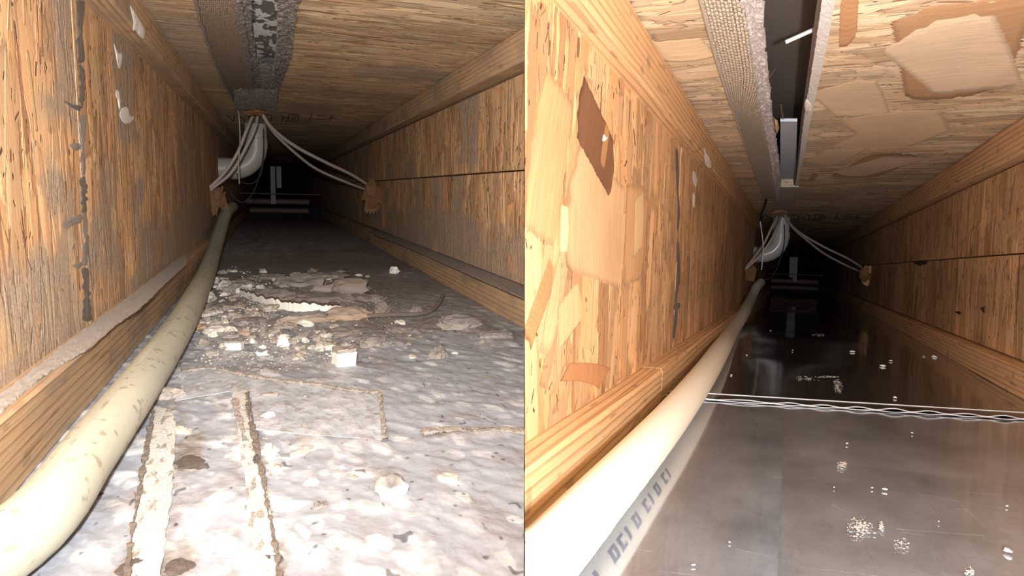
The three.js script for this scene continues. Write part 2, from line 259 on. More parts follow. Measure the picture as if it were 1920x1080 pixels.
// ------------------------------------------------------------------ the setting
const FAR = -6, BACK = 0.26;
function bay(F, W, words) {
  const { xl, xr, wt, wb, ce, fl, ft, fb } = F, S = W.sides;
  // left web of strand board: two sheets that butt at an upright joint
  const wl = struct(F, 'wall_' + S[0], words.wallLeft, [xl, wb, -1]), zj = on(F, ...W.joint, 'x', xl).z;
  part(wl, 'board_panel', beam(F, rect(xl - 0.011, xl, wb - 0.004, wt + 0.004, 0.0008), BACK, zj + 0.0012, 6, { uv: 'yz', u0: W.u0 }), W.wall);
  part(wl, 'board_panel', beam(F, rect(xl - 0.011, xl, wb - 0.004, wt + 0.004, 0.0008), zj - 0.0012, FAR, 20, { uv: 'yz', u0: W.u0 + 0.31 }), W.wall2);
  part(wl, 'joint_backing', beam(F, rect(xl - 0.02, xl - 0.012, wb - 0.03, wt + 0.03, 0.0005), BACK, FAR, 2), M.dark);
  // right web: an upper and a lower sheet with a dark seam between them
  const wr = struct(F, 'wall_' + S[1], words.wallRight, [xr, wb, -1]), ys = on(F, ...W.seam, 'x', xr).y;
  part(wr, 'board_panel', beam(F, rect(xr, xr + 0.011, ys + 0.0009, wt - 0.0026, 0.0008), BACK, FAR, 30, { uv: 'yz', u0: 0.12, wob: 0.0005 }), W.wall2);
  part(wr, 'board_panel', beam(F, rect(xr, xr + 0.011, wb + 0.0022, ys - 0.0009, 0.0008), BACK, FAR, 30, { uv: 'yz', u0: 0.47, wob: 0.0005 }), W.wall2);
  part(wr, 'joint_backing', beam(F, rect(xr + 0.012, xr + 0.02, wb - 0.03, wt + 0.03, 0.0005), BACK, FAR, 2), M.dark);
  // timber chords of the joists along the four corners
  const chords = [[xl - 0.011, xl + ft, wt, ce], [xr - ft, xr + 0.011, wt, ce], [xl - 0.011, xl + fb, fl - 0.001, wb], [xr - fb, xr + 0.011, fl - 0.001, wb]];
  chords.forEach(([x0, x1, y0, y1], i) => {
    const t = struct(F, 'trim_' + (W.trim + i), words.chords[i], [(x0 + x1) / 2, (y0 + y1) / 2, -1]);
    const bar = (za, zb, n, u0) => part(t, 'timber', beam(F, rect(x0, x1, y0, y1, 0.0022), za, zb, n, { v0: i * 0.03, u0, wob: 0.0012 }), W.lumber);
    if (W.railJoint && i === 2) { const zj2 = on(F, ...W.railJoint, 'y', wb).z; bar(BACK, zj2 + 0.0012, 12, 1.1); bar(zj2 - 0.0012, FAR, 36, 0.3); } else bar(BACK, FAR, 40, i * 0.37);
  });
}
const sidesL = bay(L, { sides: ['dirty_left', 'dirty_right'], joint: [152, 330], seam: [860, 328], u0: 0, wall: M.wallL, wall2: M.wallL, lumber: M.lumL, trim: 1 }, {
  wallLeft: 'dusty strand board wall with white sealant drips and an upright joint, left of the dirty bay', wallRight: 'dusty strand board wall with a level seam, right of the debris-covered floor',
  chords: ['timber rail with a white smear under the ceiling, left of the dirty bay', 'timber rail under the ceiling above the dark gap, right of the dirty bay', 'dust-topped timber rail beside the beige conduit on the dirty floor', 'dusty timber rail at the foot of the wall right of the rubble'] });
bay(R, { sides: ['clean_left', 'clean_right'], joint: [1270, 450], seam: [1760, 487], u0: 0.2, railJoint: [1222, 690], wall: M.wallR, wall2: M.wallR2, lumber: M.lumR, trim: 5 }, {
  wallLeft: 'bright orange strand board wall with large strands, left of the clean sheet metal bay', wallRight: 'clean strand board wall with a level seam, right of the sheet metal floor',
  chords: ['clean timber rail under the ceiling, left of the carpet strip over the metal bay', 'clean timber rail under the ceiling, right of the open slot over the metal bay', 'clean timber rail with an end joint beside the white conduit', 'clean timber rail along the right edge of the shiny metal floor'] });

// added partition, unseen edge-on, blocks lamp light between bays; closing boards behind the viewer
{
  const F = { q: new THREE.Quaternion().setFromRotationMatrix(camToWorld) }, f = new THREE.Vector3((SPLIT - CX) / FL, 0, -1).normalize(), s = NC.clone();
  const wedge = (a, b, ta, tb) => { const P = []; for (const [d, t] of [[a, ta], [b, tb]]) for (const y of [-0.24, 0.27]) for (const k of [-1, 1]) P.push(f.clone().multiplyScalar(d).addScaledVector(s, k * t / 2).add(new THREE.Vector3(0, y, 0)));
    const pos = [], uv = []; for (const q of [[0, 4, 6, 2], [1, 3, 7, 5], [0, 1, 5, 4], [2, 6, 7, 3], [0, 2, 3, 1], [4, 5, 7, 6]]) for (const i of [0, 1, 2, 0, 2, 3]) { const p = P[q[i]]; pos.push(p.x, p.y, p.z); uv.push(Math.abs(p.z), p.y + 0.3); } return geo(pos, uv); };
  const o = struct(F, 'wall_added_partition', 'thin added partition, unseen edge-on, blocking lamp light between the dirty and the clean bay', [0, 0, -0.4]);
  part(o, 'added_partition_sheet', wedge(0.002, 1.1, 0.000001, 0.0004), M.divider);
  part(o, 'added_partition_sheet', wedge(-0.002, -0.4, 0.00001, 0.003), M.divider);
  const b = struct(F, 'wall_back', 'plain board wall closing both bays behind the viewer', [0, 0, 0.33]);
  part(b, 'back_board', new THREE.BoxGeometry(1.2, 0.7, 0.02).translate(0, 0, 0.33), M.divider);
}
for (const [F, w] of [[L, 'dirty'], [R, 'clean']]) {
  const e = struct(F, 'wall_end_' + w, `added dark board standing in for darkness at the far end of the ${w} bay`, [0.06, 0, FAR]);
  part(e, 'end_board', new THREE.BoxGeometry(0.44, 0.36, 0.02).translate(0.06, 0.01, FAR - 0.01), M.dark);  // added board, darkened to stand for the unlit run beyond
}

// ceilings of strand board with the cut slot; the hole outline is in picture points on the ceiling
function ceiling(F, name, label, hole, seamPx, mat) {
  const { xl, xr, ce } = F, c = struct(F, name, label, [0, ce, -1]);
  const xs = (Z) => xSplit(F, ce, -Z), zs = -on(F, ...seamPx, 'y', ce).z, h = hole.map((p) => pz(on(F, ...p, 'y', ce)));
  h.push([h[h.length - 1][0], 0.25], [h[0][0], 0.25]);
  // the sheet is cut by the added partition, so its outline follows it
  const line = (za, zb) => (F === L ? [[xl - 0.01, za], [Math.min(xr + 0.01, xs(za)), za], ...(xs(za) < xr && xs(zb) > xr ? [[xr + 0.01, (za + (xr + 0.01 - xs(za)) / (xs(zb) - xs(za)) * (zb - za))]] : []), [Math.min(xr + 0.01, xs(zb)), zb], [xl - 0.01, zb]]
    : [[Math.max(xl - 0.01, xs(za)), za], [xr + 0.01, za], [xr + 0.01, zb], [Math.max(xl - 0.01, xs(zb)), zb], ...(xs(za) > xl && xs(zb) < xl ? [[xl - 0.01, (za + (xl - 0.01 - xs(za)) / (xs(zb) - xs(za)) * (zb - za))]] : [])]);
  part(c, 'board_panel', slab(F, line(-BACK, zs - 0.0015), ce, 0.018, [h]), mat);
  part(c, 'board_panel', slab(F, line(zs + 0.0015, -FAR), ce + 0.0008, 0.018), mat);
  part(c, 'joint_backing', slab(F, [[xl, zs - 0.03], [xr, zs - 0.03], [xr, zs + 0.03], [xl, zs + 0.03]], ce + 0.02, 0.006), M.dark);
  return { c, zs };
}
const slotL = [[448, -8], [452, 90], [462, 150], [448, 196], [520, 196], [524, 150], [545, 80], [556, -8]];
const slotR = [[1412, -8], [1425, 130], [1442, 250], [1455, 352], [1496, 352], [1512, 200], [1534, 60], [1545, -8]];
// hole outlines run from the near left corner to the far end and back
const cL = ceiling(L, 'ceiling', 'dusty strand board ceiling over the dirty bay, cut by a lint-filled slot', slotL, [560, 207], M.ceilL);
const cR = ceiling(R, 'ceiling', 'pale clean strand board ceiling over the metal floor, cut by an open slot', slotR, [1560, 399], M.ceilR);

// ------------------------------------------------------------------ dirty floor
const fpt = (px, py) => on(L, px, py, 'y', L.fl);
const blobs = [[350, 850, 26, 44, 0.95], [330, 800, 14, 26, 0.5], [455, 760, 14, 60, 0.75], [480, 860, 18, 60, 0.7], [495, 950, 16, 60, 0.6], [510, 1050, 28, 40, 0.9], [305, 1060, 36, 40, 0.85], [345, 1050, 24, 60, 0.7], [240, 1060, 20, 40, 0.8], [330, 960, 14, 70, 0.4],
  [265, 935, 40, 16, 0.4], [210, 950, 30, 24, 0.35], [310, 745, 34, 26, 0.8], [600, 560, 130, 40, 0.9], [560, 520, 120, 26, 0.8], [690, 610, 90, 30, 0.85], [850, 610, 90, 28, 0.85], [930, 632, 60, 16, 0.75], [500, 610, 140, 50, 0.4], [430, 650, 90, 40, 0.25], [420, 540, 70, 40, 0.45],
  [900, 812, 110, 10, 0.75], [700, 680, 60, 16, 0.35], [500, 690, 160, 10, 0.4], [600, 742, 120, 7, 0.4], [760, 505, 100, 16, 0.7], [730, 905, 30, 34, 0.5], [600, 945, 18, 14, 0.5], [830, 890, 26, 20, 0.35], [570, 830, 24, 20, 0.4], [640, 650, 50, 24, 0.5]
].map(([x, y, rx, ry, s]) => { const p = fpt(x, y), a = fpt(x + rx, y), b = fpt(x, y + ry); return [p.x, -p.z, Math.abs(a.x - p.x), Math.abs(b.z - p.z), s]; });
function dirtAt(x, Z) {
  let w = 0; for (const [bx, bz, rx, rz, s] of blobs) { const dx = (x - bx) / rx, dz = (Z - bz) / rz, d = dx * dx + dz * dz; if (d < 4) w = Math.max(w, s * smooth(1.5, 0.3, Math.sqrt(d) + (fbm(x * 160, Z * 90, 80, 3) - 0.5) * 1.5)); }
  const gen = smooth(0.58, 0.8, fbm(x * 60, Z * 40, 83, 4)) * 0.3;
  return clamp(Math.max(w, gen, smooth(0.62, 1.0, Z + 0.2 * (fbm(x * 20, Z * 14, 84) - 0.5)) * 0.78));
}
const moundPts = [[560, 545, 130, 46, 0.006], [650, 590, 110, 36, 0.007], [860, 612, 80, 22, 0.006], [930, 632, 55, 14, 0.004], [450, 600, 110, 60, 0.003], [760, 512, 90, 14, 0.004], [905, 812, 100, 8, 0.0022], [700, 640, 60, 26, 0.004]].map(([x, y, rx, ry, h]) => { const p = fpt(x, y), a = fpt(x + rx, y), b = fpt(x, y + ry); return [p.x, -p.z, Math.abs(a.x - p.x), Math.abs(b.z - p.z), h]; });
function floorH(x, Z) {
  let h = 0.0016 * (fbm(x * 90 + Z * 40, Z * 62, 90, 3) - 0.5) + 0.0007 * (noise(x * 260, Z * 150, 93) - 0.5);
  for (const [bx, bz, rx, rz, a] of moundPts) { const d = Math.hypot((x - bx) / rx, (Z - bz) / rz); if (d < 1.6) h += a * smooth(1.35, 0.1, d) * (0.35 + 1.3 * fbm(x * 75, Z * 45, 95, 4)); }
  return h;
}
{
  const fo = struct(L, 'floor', 'white plastered floor of the dirty bay, stained and strewn with rubble', [0, L.fl, -1]);
  const grid = (za, zb, nx, nz) => {
    const pos = [], uv = [], idx = [];
    for (let j = 0; j <= nz; j++) { const Z = za > 0 ? za * (zb / za) ** (j / nz) : mix(za, zb, j / nz), x0 = L.xl - 0.005, x1 = Math.min(L.xr + 0.005, xSplit(L, L.fl, -Z) - 0.0003);
      for (let i = 0; i <= nx; i++) { const x = mix(x0, x1, i / nx); pos.push(x, L.fl + floorH(x, Z), -Z); uv.push((x + 0.13) / 0.4, (Z - 0.15) / 1.0); } }
    for (let j = 0; j < nz; j++) for (let i = 0; i < nx; i++) { const a = j * (nx + 1) + i, b = a + nx + 1; idx.push(a, a + 1, b, a + 1, b + 1, b); }
    const g = geo(pos, uv); g.setIndex(idx); g.computeVertexNormals(); return g;
  };
  const W = 1024, H = 2048;
  const [c, b] = bake(W, H, (i, j) => {
    const x = i / W * 0.4 - 0.13, Z = 0.15 + j / H, w = dirtAt(x, Z), n1 = fbm(x * 90 + Z * 40, Z * 62, 90, 3), n2 = fbm(x * 200, Z * 130, 97, 4), n3 = noise(x * 900, Z * 700, 98);
    let spot = 0; { const gx = x / 0.014, gz = Z / 0.027, ix = Math.floor(gx), iz = Math.floor(gz); for (let a = -1; a < 2; a++) for (let e = -1; e < 2; e++) { const px = ix + a + 0.2 + 0.6 * hash(ix + a, iz + e, 301), pz2 = iz + e + 0.2 + 0.6 * hash(ix + a, iz + e, 302), q = 0.16 + 0.34 * hash(ix + a, iz + e, 303); if (hash(ix + a, iz + e, 304) > 0.42 + 0.3 * smooth(0.02, 0.12, x)) continue; spot = Math.max(spot, smooth(q * 1.15, q * 0.45, Math.hypot((gx - px) + 0.5 * (gz - pz2), gz - pz2) + 0.5 * (n2 - 0.5)) * (0.45 + 0.55 * hash(ix + a, iz + e, 305))); } }  // highlights of the floor dimples, painted into the colour as round white spots
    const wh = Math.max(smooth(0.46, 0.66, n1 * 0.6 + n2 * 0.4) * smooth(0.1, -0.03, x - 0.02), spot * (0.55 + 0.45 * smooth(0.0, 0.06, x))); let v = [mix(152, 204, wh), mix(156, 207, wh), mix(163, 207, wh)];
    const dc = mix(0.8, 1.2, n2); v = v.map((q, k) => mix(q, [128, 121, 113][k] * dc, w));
    const sp = smooth(0.9, 0.95, noise(x * 300, Z * 200, 99)) * 0.35; v = v.map((q) => q * (1 - sp));
    return [...v, 255 * clamp(0.3 * n2 + 0.3 * n3 * (0.5 + w) + 0.2 * n1 + 0.3 * spot)];
  });
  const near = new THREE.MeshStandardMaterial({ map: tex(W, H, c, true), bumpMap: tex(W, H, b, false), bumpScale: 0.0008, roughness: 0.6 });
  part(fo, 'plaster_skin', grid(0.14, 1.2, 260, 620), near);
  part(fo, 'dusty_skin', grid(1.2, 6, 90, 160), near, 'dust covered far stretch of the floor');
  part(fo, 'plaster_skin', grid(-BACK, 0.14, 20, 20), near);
  const under = [[L.xl - 0.01, -BACK], [xSplit(L, L.fl, BACK), -BACK], [L.xr + 0.01, (L.xr + 0.01) / xSplit(L, L.fl, -1)], [L.xr + 0.01, 6], [L.xl - 0.01, 6]];
  part(fo, 'floor_board', slab(L, under, L.fl - 0.02, 0.014), M.dark);
}
const paperMat = new THREE.MeshStandardMaterial({ color: 0xcfc4b2, roughness: 0.9 });
{ // board strips and a patch lying in the plaster, with broken edges
  const cells = 512, [c, b] = bake(cells, cells, (i, j) => { const n = fbm(i / 24, j / 40, 120, 4), s = smooth(0.6, 0.72, fbm(i / 14, j / 22, 121, 4)) * 0.8, f = noise(i / 2, j / 2, 122); const k = 0.9 + 0.2 * n; return [mix(192, 134, s) * k, mix(190, 126, s) * k, mix(182, 114, s) * k, 130 + 90 * (f - 0.5) + 60 * n]; });
  const rep = (t) => { t.repeat.set(9, 4.5); return t; };
  const stripMat = new THREE.MeshStandardMaterial({ map: rep(tex(cells, cells, c, true)), bumpMap: rep(tex(cells, cells, b, false)), bumpScale: 0.001, roughness: 0.85 });
  const [c2, b2] = bake(cells, cells, (i, j) => { const n = fbm(i / 30, j / 30, 130, 4), s = smooth(0.58, 0.75, fbm(i / 20, j / 20, 131, 4)); return [mix(mix(154, 200, n), 134, s * 0.4), mix(mix(159, 203, n), 128, s * 0.4), mix(mix(166, 203, n), 120, s * 0.4), 255 * n]; });
  const patchMat = new THREE.MeshStandardMaterial({ map: rep(tex(cells, cells, c2, true)), bumpMap: rep(tex(cells, cells, b2, false)), bumpScale: 0.0018, roughness: 0.6 });
  const edge = (pts, seed, amp = 0.0006) => { const out = []; for (let i = 0; i < pts.length; i++) { const a = fpt(...pts[i]), d = fpt(...pts[(i + 1) % pts.length]), n = Math.max(3, Math.round(a.distanceTo(d) / 0.004)); for (let k = 0; k < n; k++) { const q = a.clone().lerp(d, k / n); out.push([q.x + (noise(i * 9 + k * 0.8, seed, 140) - 0.5) * 2 * amp, -q.z + (noise(i * 7 + k * 0.8, seed + 3, 141) - 0.5) * 2.5 * amp]); } } return out; };
  const lay = (name, label, cat, pts, h, mat, seed) => { const p = mid(L, pts, 'y', L.fl); solo(L, name, label, cat, p, slab(L, edge(pts, seed), L.fl + 0.0002, h), mat); };
  lay('plaster_strip', 'speckled beige strip set in the white floor, beside the grey stain near the conduit', 'strip', [[240, 1090], [262, 930], [290, 770], [320, 768], [330, 800], [322, 930], [300, 1090]], 0.0009, stripMat, 3);
  lay('plaster_strip', 'long ragged beige strip with brown edges in the middle of the white floor', 'strip', [[436, 738], [462, 734], [478, 820], [500, 930], [524, 1090], [478, 1090], [462, 930], [448, 820]], 0.0014, stripMat, 7);
  lay('plaster_patch', 'rectangular grey-white patch with a broken right edge, in front of the rubble', 'patch', [[352, 690], [480, 705], [600, 724], [712, 736], [722, 826], [600, 818], [480, 806], [470, 745], [430, 735], [330, 752]], 0.0003, patchMat, 12);
}

// ------------------------------------------------------------------ rubble on the dirty floor
const restL = (px, py) => { const p = fpt(px, py); p.y = L.fl + floorH(p.x, -p.z) - 0.0008; return p; };
const pxm = (p) => -p.z / FL;   // metres per picture point at that distance
function dropLump(name, label, cat, px, py, w, h, dep, kind, c1, c2, seed, rot = 0, group) {
  const p = restL(px, py), s = pxm(p), g = lump(seed, w / 2 * s / 1.05, h * s / 1.35, dep / 2 * s / 1.05, kind, c1, c2); g.rotateY(rot); g.translate(p.x, p.y, p.z);
  return solo(L, name, label, cat, p, g, M.crumb, group);
}
function block(name, label, px, py, w, h, dep, turn, seed, topCol) { // a broken square of plasterboard: pale core, dusty paper on top
  const p = restL(px, py), s = pxm(p), o = thing(L, name, label, 'plasterboard', p);
  const mk = (hh, y, c, amp) => { const g = new THREE.BoxGeometry(w * s, hh, dep * s, 8, 5, 8), a = g.attributes.position, col = []; for (let i = 0; i < a.count; i++) { const q = [a.getX(i) / s / w * 7, a.getY(i) * 500, a.getZ(i) / s / w * 7], k = (noise3(q[0] + 9, q[1] + 9, q[2] + 9, seed) - 0.5) * amp * w * s; a.setXYZ(i, a.getX(i) + k, a.getY(i) + k * 0.6, a.getZ(i) + k); const t = 0.85 + 0.3 * noise3(q[0] * 2 + 9, q[1] * 2 + 9, q[2] * 2 + 9, seed + 1); col.push(c[0] * t, c[1] * t, c[2] * t); }
    g.setAttribute('color', new THREE.Float32BufferAttribute(col, 3)); g.computeVertexNormals(); g.rotateY(turn); g.translate(p.x, p.y + y, p.z); return g; };
  part(o, 'core', mk(h * s * 0.8, h * s * 0.4, C.white, 0.12), M.crumb);
  part(o, 'dusty_top', mk(h * s * 0.22, h * s * 0.9, topCol, 0.3), M.crumb, 'brown grey crust on top');
}
block('plasterboard_chunk', 'square white plasterboard chunk with a grey-brown top, standing in front of the rubble', 645, 684, 36, 34, 34, 0.22, 4, C.grey);
block('plasterboard_chunk', 'small pale plasterboard cube among crumbs beside the beige conduit', 440, 655, 28, 18, 24, -0.2, 9, C.grey);
dropLump('plaster_chunk', 'broken grey plaster chunk with a white hollow, alone on the white floor at the front', 'plaster', 729, 925, 64, 40, 60, 'rock', C.white, C.darkGrey, 21, 0.4);
dropLump('plaster_flake', 'brown curled flake lying right of the broken grey plaster chunk', 'plaster', 840, 900, 50, 16, 18, 'rock', C.pale, C.brown, 22, -0.6);
dropLump('plaster_flake', 'tan stick-shaped flake slanting on the floor behind the patch edge', 'plaster', 570, 850, 14, 12, 64, 'rock', C.pale, C.grey, 23, -0.7);
dropLump('plaster_flake', 'small humped grey flake left of the slanting tan flake', 'plaster', 505, 848, 30, 14, 20, 'rock', C.white, C.grey, 24, 0.3);
dropLump('plaster_flake', 'dark grey crumb on bare floor between the ragged strip and the broken chunk', 'plaster', 601, 948, 26, 12, 20, 'rock', C.grey, C.darkGrey, 25, 0.2);
dropLump('plaster_flake', 'pale angular flake at the very front of the white floor', 'plaster', 572, 1030, 34, 10, 46, 'rock', C.white, C.pale, 26, 0.4);
dropLump('dust_clump', 'round grey dust clump right of the rubble on bare floor', 'dust', 823, 670, 36, 20, 24, 'dust', C.grey, C.darkGrey, 27);
dropLump('dust_clump', 'upright grey dust clump behind the bent twig end of the rubble', 'dust', 717, 600, 30, 26, 22, 'dust', C.brown, C.darkGrey, 28);
dropLump('dust_clump', 'small dust clump touching the bent twig', 'dust', 780, 587, 24, 16, 18, 'dust', C.grey, C.darkGrey, 29);
dropLump('dust_clump', 'broad low dust heap between the bent twig and the right rail', 'dust', 862, 622, 90, 24, 40, 'dust', C.grey, C.darkGrey, 30);
dropLump('dust_clump', 'flat dust heap nearest the right rail and added partition', 'dust', 930, 638, 70, 15, 30, 'dust', C.grey, C.darkGrey, 31);
dropLump('dust_clump', 'fluffy grey clump right behind the square white chunk', 'dust', 700, 652, 60, 22, 44, 'dust', C.grey, C.darkGrey, 32);
dropLump('plaster_chunk', 'lone white plaster lump on the dark dusty floor behind the rubble', 'plaster', 741, 516, 20, 12, 16, 'rock', C.white, C.white, 33);
dropLump('plaster_chunk', 'rounded grey plaster lump left of the square white chunk', 'plaster', 606, 655, 38, 20, 30, 'rock', C.pale, C.grey, 34, 0.3);
dropLump('plaster_chunk', 'pale squat plaster lump in the middle of the crumbs', 'plaster', 530, 648, 20, 16, 20, 'rock', C.white, C.pale, 35);
dropLump('plaster_chunk', 'flat pale rectangular chip among fine crumbs', 'plaster', 490, 666, 24, 7, 14, 'rock', C.white, C.white, 36, 0.1);
dropLump('plaster_chunk', 'brown-orange chip on pale crumbs near the conduit', 'plaster', 372, 618, 24, 9, 30, 'rock', C.orange, C.brown, 37, 0.5);
dropLump('plaster_chunk', 'rust brown lump behind the small pale cube', 'plaster', 458, 632, 22, 15, 20, 'rock', C.tan, C.brown, 38);
dropLump('plaster_chunk', 'pointed grey shard standing up in front of the curled strip', 'plaster', 498, 634, 18, 18, 14, 'rock', C.grey, C.darkGrey, 39);
dropLump('plaster_chunk', 'large grey slab fragment at the back of the rubble heap', 'plaster', 560, 545, 90, 18, 36, 'rock', C.grey, C.darkGrey, 40, 0.1);
dropLump('plaster_chunk', 'second grey slab fragment right of the largest one at the back of the heap', 'plaster', 640, 552, 80, 20, 40, 'rock', C.grey, C.brown, 41, -0.2);
dropLump('plaster_chunk', 'reddish brown crust fragment right of the curled strip', 'plaster', 655, 606, 80, 20, 40, 'dust', C.tan, C.brown, 42);
dropLump('plaster_chunk', 'brown fibrous crust fragment below the curled strip', 'plaster', 570, 610, 90, 16, 34, 'dust', C.tan, C.grey, 43);
dropLump('dust_clump', 'dark dust lump beside the conduit left of the grey-white patch', 'dust', 318, 690, 34, 24, 30, 'dust', C.darkGrey, C.darkGrey, 44);
dropLump('dust_clump', 'crumbly grey heap between conduit and beige strip', 'dust', 310, 745, 60, 16, 40, 'dust', C.grey, C.grey, 45);
dropLump('plaster_crust', 'orange crusted lump at the top of the dark grey stain', 'plaster', 343, 808, 26, 10, 44, 'rock', C.orange, C.pale, 46, 0.1);
dropLump('plaster_crust', 'dark grey crust over the stain between the two beige strips', 'plaster', 352, 868, 46, 6, 76, 'dust', C.soil, C.soil, 47, 0.2);
for (const [x, y, w, h, d, lab, sd] of [[500, 528, 80, 10, 30, 'dark flat crust at the far left of the rubble heap', 61], [600, 522, 90, 10, 30, 'dark flat crust behind the largest slab fragment', 62], [690, 570, 70, 14, 36, 'dark crust piece left of the upright dust clump', 63], [455, 540, 40, 12, 26, 'dark ragged crust piece just behind the left end of the curled strip', 64], [610, 575, 120, 16, 40, 'broad dark crust lying right behind the curled strip', 65], [520, 566, 90, 16, 34, 'dark crust leaning on the back of the curled strip at its left half', 66], [640, 630, 90, 14, 44, 'dark crust mound just behind the square white chunk', 67], [750, 622, 60, 12, 30, 'low dark crust under the bent twig', 68], [470, 610, 60, 10, 30, 'grey crust between curled strip and small pale cube', 69], [410, 580, 60, 9, 30, 'flat grey crust beside the conduit at the left of the rubble', 70]])
  dropLump('plaster_crust', lab, 'plaster', x, y, w, h, d, 'dust', C.brown, C.darkGrey, sd, (sd % 5) * 0.2 - 0.4);
{ // curled strip of torn plasterboard paper: pale edge, dark torn rim
  const p0 = restL(540, 590), o = thing(L, 'curled_paper_strip', 'long curled strip with a white face and dark torn rim, lying across the rubble', 'strip', p0);
  const line = curve([[440, 552], [470, 568], [510, 583], [560, 591], [610, 594], [640, 590]].map((q) => restL(...q))), n = 70, pos = [], top = [];
  for (let i = 0; i < n; i++) { const q = [i, i + 1].map((k) => { const t = k / n, a = line.getPoint(t), h = 0.0105 * Math.sin(Math.PI * (0.15 + 0.8 * t)) * (0.8 + 0.4 * noise(k * 0.9, 1, 150)); return [a, a.clone().add(new THREE.Vector3(0, h, -0.004)), a.clone().add(new THREE.Vector3(0, h + 0.001, -0.012 - 0.004 * noise(k * 0.7, 2, 151)))]; });
    for (const [arr, u, v] of [[pos, 0, 1], [top, 1, 2]]) for (const w of [q[0][u], q[1][u], q[1][v], q[0][u], q[1][v], q[0][v]]) arr.push(w.x, w.y, w.z); }
  part(o, 'white_face', geo(pos), new THREE.MeshStandardMaterial({ color: 0xe9e6d8, roughness: 0.9, side: THREE.DoubleSide }));
  part(o, 'torn_rim', geo(top), new THREE.MeshStandardMaterial({ color: 0x6a5a4c, roughness: 1, side: THREE.DoubleSide }), 'dark torn rim');
}
const soilMat = new THREE.MeshStandardMaterial({ color: 0x6b6156, roughness: 1 }), soilPale = new THREE.MeshStandardMaterial({ color: 0x8d8377, roughness: 1 });
for (const [label, pts, w, mat, sd] of [
  ['thin dark dirt line along the left edge of the beige strip near the conduit', [[238, 1095], [246, 1020], [262, 920], [276, 840], [288, 772]], 5, soilMat, 81],
  ['ragged dark dirt line along the right edge of the long beige strip', [[463, 738], [470, 780], [480, 830], [492, 890], [502, 945], [514, 1010], [526, 1095]], 8, soilMat, 82],
  ['crumbly dirt line along the back edge of the grey-white patch', [[340, 696], [390, 690], [450, 702], [520, 713], [600, 722], [660, 732], [712, 736]], 4, soilPale, 83],
  ['crumbly dirt line along the right edge of the grey-white patch', [[712, 737], [714, 760], [718, 790], [721, 826]], 6, soilPale, 84],
  ['long low dust ridge on the bare floor beside the added partition, right of the patch', [[790, 810], [840, 806], [890, 810], [940, 806], [990, 812]], 7, soilPale, 85],
  ['brown dirt streak inside the upper end of the long beige strip', [[440, 748], [446, 770], [452, 800], [460, 830]], 7, soilPale, 86]]) {
  const l = pts.map(([x, y], i) => [x - w * (0.15 + 0.6 * noise(i * 3.1, sd, 310)), y - (sd > 82 && sd !== 84 && sd !== 86 ? w * 0.5 : 0)]), r2 = pts.map(([x, y], i) => [x + w * (0.1 + 0.5 * noise(i * 2.7, sd, 311)), y + (sd > 82 && sd !== 84 && sd !== 86 ? w * 0.5 : 0)]);
  solo(L, 'dirt_line', label, 'dirt', restL(...pts[1]), strip(L, l, r2, L.fl + 0.0011, L.fl + 0.0011, 0.0008, 0.0026, sd, 240, 6), mat);
}
for (const [x, y, w, h, d, lab, sd] of [[500, 1048, 46, 14, 70, 'dark soil patch at the front end of the long beige strip', 91], [242, 1066, 40, 10, 60, 'dark soil patch at the front left of the beige strip near the conduit', 92], [338, 1062, 50, 9, 70, 'dark soil patch at the front between the two beige strips', 93], [330, 985, 16, 4, 40, 'small soil spot between the two beige strips', 94], [180, 925, 40, 4, 30, 'soil spot on the white floor between conduit and beige strip', 95], [381, 876, 18, 6, 24, 'small brown clod right of the dark grey crust', 96], [480, 868, 16, 11, 60, 'dark soil on the middle of the long beige strip', 97]])
  dropLump('soil_patch', lab, 'dirt', x, y, w, h, d, 'dust', C.soil, C.soil, sd, (sd % 4) * 0.3 - 0.4);
{ // bent twig
  const P = [[690, 606], [735, 600], [780, 594], [806, 588], [822, 578], [830, 566]].map((q, i) => { const p = restL(...q); p.y += 0.0035 + (i > 3 ? (i - 3) * 0.003 : 0); return p; });
  solo(L, 'twig', 'thin dark bent twig curving up at the right end of the rubble', 'twig', P[2], tube(P, 0.0024, 40, 8), new THREE.MeshStandardMaterial({ color: 0x6f6459, roughness: 0.9 }));
}
